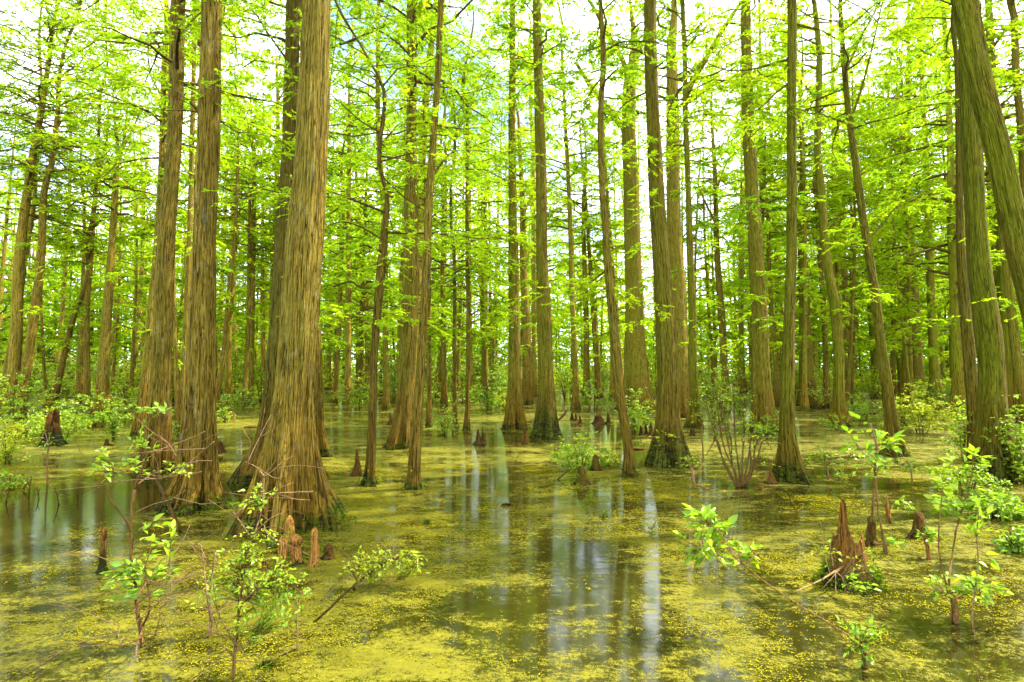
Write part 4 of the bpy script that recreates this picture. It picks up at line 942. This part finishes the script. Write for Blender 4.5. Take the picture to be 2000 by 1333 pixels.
bush('thicket on the far right shore behind the narrow dark trunk',1850,800,110,64,130,9,.13)


# ------------------------------------------------------------------ the wood behind
def wood_variant(seed, H, r, z0, Lm, nb, kink):
    r_ = np.random.default_rng(seed); n = 24; z = np.linspace(0, H, n)
    path = np.stack([kink * np.sin(z * 0.22 + seed) * (z / H), 0.6 * kink * np.sin(z * 0.31 + 2 * seed) * (z / H), z], 1); path[:, :2] -= path[0, :2]
    rad = r * (1 - 0.9 * (z / H) ** 1.1) + r * 1.1 * np.exp(-z / 0.45)
    return (trunk_mesh(path, rad, 1, seed, 0.14, 0.6), crown_mesh(path, rad, z0, H, r_, nb, Lm, 0.115, 26, 21, 0.85))
VAR = [wood_variant(31 + i, *p) for i, p in enumerate([(17, .15, 3.0, 2.6, 46, .25), (19, .19, 4.5, 2.8, 46, .2), (15, .10, 2.2, 2.2, 44, .4), (21, .22, 6.5, 3.0, 44, .15), (13, .08, 1.8, 2.0, 42, .5), (18, .13, 3.5, 2.6, 46, .3), (16, .17, 2.6, 3.0, 46, .2)])]
pts = []; tries = 0; r_ = np.random.default_rng(77)
while len(pts) < 265 and tries < 40000:
    tries += 1
    y = 19 + 53 * r_.random() ** 0.85; x = r_.uniform(-1, 1) * (0.98 * y + 3)
    if abs(x) < 0.35 * y and y < 29: continue
    if y < 24 and r_.random() < 0.5: continue
    px_ = 1000 + F * x / y
    if (px_ < 260 or 925 < px_ < 1005 or 1085 < px_ < 1165) and y < 55 and r_.random() < 0.55: continue
    md = 1.4 if y < 45 else 1.1
    if all((x - a) ** 2 + (y - b) ** 2 > md * md for a, b in pts) and all((x - a) ** 2 + (y - b) ** 2 > 1.0 for a, b in used_xy): pts.append((x, y))
LAB = {0: 'far cypress with a bushy low crown in the wood behind the pool', 1: 'far tall straight cypress crowned high in the wood behind the pool', 2: 'far slight cypress clothed in sprays almost to the water',
       3: 'far thick bare stemmed cypress deep in the wood', 4: 'far wispy crooked young cypress in the understorey', 5: 'far medium cypress with an even crown in the wood', 6: 'far spreading cypress with long low boughs in the wood'}
for i, (x, y) in enumerate(pts):
    v = int(r_.choice([0, 1, 2, 2, 3, 4, 5, 6])); tm, cm = VAR[v]
    root = empty('cypress_tree', (x, y, 0), LAB[v], 'tree', 'slender cypresses crowding the wood behind the pool')
    s = r_.uniform(0.8, 1.2); root.scale = (s, s, s * r_.uniform(1.05, 1.5)); root.rotation_euler = (r_.normal(0, .03), r_.normal(0, .03), r_.uniform(0, 6.283))
    link('trunk', tm, root, color=(r_.uniform(.4, 1.0), r_.uniform(1.1, 1.9), 0.1, 1)); link('crown', cm, root)

# undergrowth bushes on the far shore, copied from four built ones
proto = [bush('far bank bush with broad leaves under the wood', 900 + 20 * i, 765, 60 + 10 * i, 52 + 8 * i, 100, 8, .20, (SHRUB, LEAF, SHRUB, GOLD)[i], 'bushes under the far wood') for i in range(4)]
pb = [ground(900 + 20 * i, 765) for i in range(4)]
k = 0
while k < 250:
    y = r_.uniform(25, 66); x = r_.uniform(-1, 1) * (0.97 * y + 2)
    if abs(x) < 0.3 * y and y < 27: continue
    k += 1; p = proto[int(r_.integers(0, 4))]; c = p.copy(); sc.collection.objects.link(c)
    s = r_.uniform(0.4, 0.85) * (1 if y < 34 else 1.7); c.location = (x, y, 0); c.scale = (s, s, s * r_.uniform(.7, 1.1)); c.rotation_euler = (0, 0, r_.uniform(0, 6.28))
    for ch in p.children:
        d = ch.copy(); sc.collection.objects.link(d); d.parent = c

# the wood far off, one mass
fw = MB(); n = 150000
a = r_.uniform(-1.02, 1.02, n); d = r_.uniform(72, 108, n); zz = r_.uniform(0, 1, n) ** 1.25 * (15 + 5 * np.sin(a * 19) + 3 * np.sin(a * 47 + 1))
P = np.stack([np.sin(a) * d, np.cos(a) * d, zz], 1)
fw.leaves(needle_leaves(P, r_.normal(0, 1, (n, 3)) * (1, 1, .35), r_.uniform(.5, 1.1, n), r_.uniform(.10, .22, n), r_, 0.7), NEEDLE_F, 0)
for i in range(170):
    an, dd = r_.uniform(-1, 1), r_.uniform(73, 100); x, y = math.sin(an) * dd, math.cos(an) * dd; h = r_.uniform(13, 20)
    fw.tube([(x, y, -.1), (x + .1, y, 1.2), (x + r_.normal(0, .3), y, h)], [r_.uniform(.3, .45), .2, .04], 6, 1)
tag(fw.build('far_wood', [LEAF, LIMB_BARK], None, color=(.5, .8, 0, 1)), 'far off mass of green wood closing the view', 'wood', kind='stuff')

# ------------------------------------------------------------------ water with its duckweed cover
ys = np.concatenate([np.linspace(-8, 1.5, 12), np.arange(1.75, 20, 0.22), np.arange(20, 60, 1.2), np.linspace(62, 420, 24)])
xs = np.concatenate([np.linspace(-420, -40, 16), np.arange(-38, -12, 1.3), np.arange(-12, 12.01, 0.22), np.arange(13, 39, 1.3), np.linspace(40, 420, 16)])
GX, GY = np.meshgrid(xs, ys); nv = GX.size
me = bpy.data.meshes.new('water'); nx, ny = len(xs), len(ys)
idx = np.arange(nv).reshape(ny, nx)
fa = np.stack([idx[:-1, :-1], idx[:-1, 1:], idx[1:, 1:], idx[1:, :-1]], -1).reshape(-1, 4)
me.from_pydata(np.stack([GX.ravel(), GY.ravel(), np.zeros(nv)], 1).tolist(), [], fa.tolist())
weed = np.full(nv, 0.53); gx, gy = GX.ravel(), GY.ravel()
for i in range(nv):
    if -15 < gx[i] < 15 and 0 < gy[i] < 30: weed[i] += 0.34 * mnoise.noise((gx[i] * 0.35, gy[i] * 0.55, 3.3)) + 0.20 * mnoise.noise((gx[i] * 1.1, gy[i] * 1.5, 8.1))
def weed_blob(px, py, rx, ry, amt):                # drifts and clear pools where the photo has them
    c = ground(px, py); Rx = rx * c[1] / F; Ry = abs(ground(px, py - ry)[1] - ground(px, py + ry)[1]) / 2
    global weed
    weed = weed + amt * np.exp(-((gx - c[0]) / Rx) ** 2 - ((gy - c[1]) / Ry) ** 2)
for bl in [(150,985,170,75,-1.1),(60,1060,130,40,-.6),(450,960,50,50,-.8),(170,835,90,20,-.7),(960,860,80,30,-.4),(980,950,60,60,-.3),(1160,975,60,30,-.5),(1195,850,30,40,-.8),(1120,1130,70,120,-.5),(1230,1150,60,130,-.42),
           (980,1220,90,120,-.42),(1450,960,90,30,-.35),(1600,920,90,50,-.3),(1480,1150,80,110,-.5),(1830,1240,90,70,-.6),(1850,1090,80,60,-.35),(1770,960,60,60,-.4),(1750,1130,140,40,-.25),
           (700,980,160,50,.25),(400,1200,300,90,.15),(780,1100,220,90,.15),(1100,1000,120,30,.3),(1330,960,80,40,.35),(1350,1060,110,80,.25),(1600,1250,160,60,.2),(700,1290,250,50,.2),(850,880,120,25,.3),(1000,890,120,16,.2)]:
    weed_blob(*bl)
at_ = me.attributes.new('weed', 'FLOAT', 'POINT'); at_.data.foreach_set('value', weed.astype(np.float32))
me.materials.append(WATER); me.update()
tag(link('water', me), kind='structure')

# floating duckweed fronds close to the viewer: tiny rounded flakes in clumped mats
dw = MB(); keep = []
q = np.stack([rng.uniform(-9, 9, 650000), rng.uniform(2.2, 9.5, 650000)], 1)
q = q[np.abs(q[:, 0]) < 0.95 * q[:, 1] + 0.4]
ix = np.clip(np.searchsorted(xs, q[:, 0]), 0, nx - 1); iy = np.clip(np.searchsorted(ys, q[:, 1]), 0, ny - 1)
wd_ = weed.reshape(ny, nx)[iy, ix]
nn = np.array([mnoise.noise((x * 1.6, y * 2.0, 5.5)) + 0.9 * mnoise.noise((x * 6.5, y * 8, 2.2)) + 0.8 * mnoise.noise((x * 22, y * 26, 7.2)) for x, y in q])
q = q[(wd_ - 0.55 + 0.75 * nn + rng.normal(0, 0.08, len(q))) > 0.12][:120000]
m_ = len(q); rad_ = rng.uniform(0.0022, 0.0050, m_) * (0.7 + 0.10 * q[:, 1])
th = np.linspace(0, 2 * math.pi, 6, endpoint=False)[None, :] + rng.uniform(0, 1, (m_, 1))
V = np.zeros((m_, 6, 3)); V[:, :, 0] = q[:, 0:1] + rad_[:, None] * np.cos(th) * rng.uniform(0.7, 1.3, (m_, 1)); V[:, :, 1] = q[:, 1:2] + rad_[:, None] * np.sin(th)
V[:, :, 2] = rng.uniform(0.002, 0.007, (m_, 1)) + rng.normal(0, 0.0012, (m_, 6))
dw.leaves(V, [(0, 1, 2, 3, 4, 5)])
WEED = leaf_material('duckweed_frond', (0.24, 0.205, 0.006), (0.14, 0.13, 0.005), (0.055, 0.06, 0.003), 0.15)
tag(dw.build('duckweed', [WEED]), 'tiny yellow green duckweed fronds floating in clumped mats on the water', 'duckweed', kind='stuff')
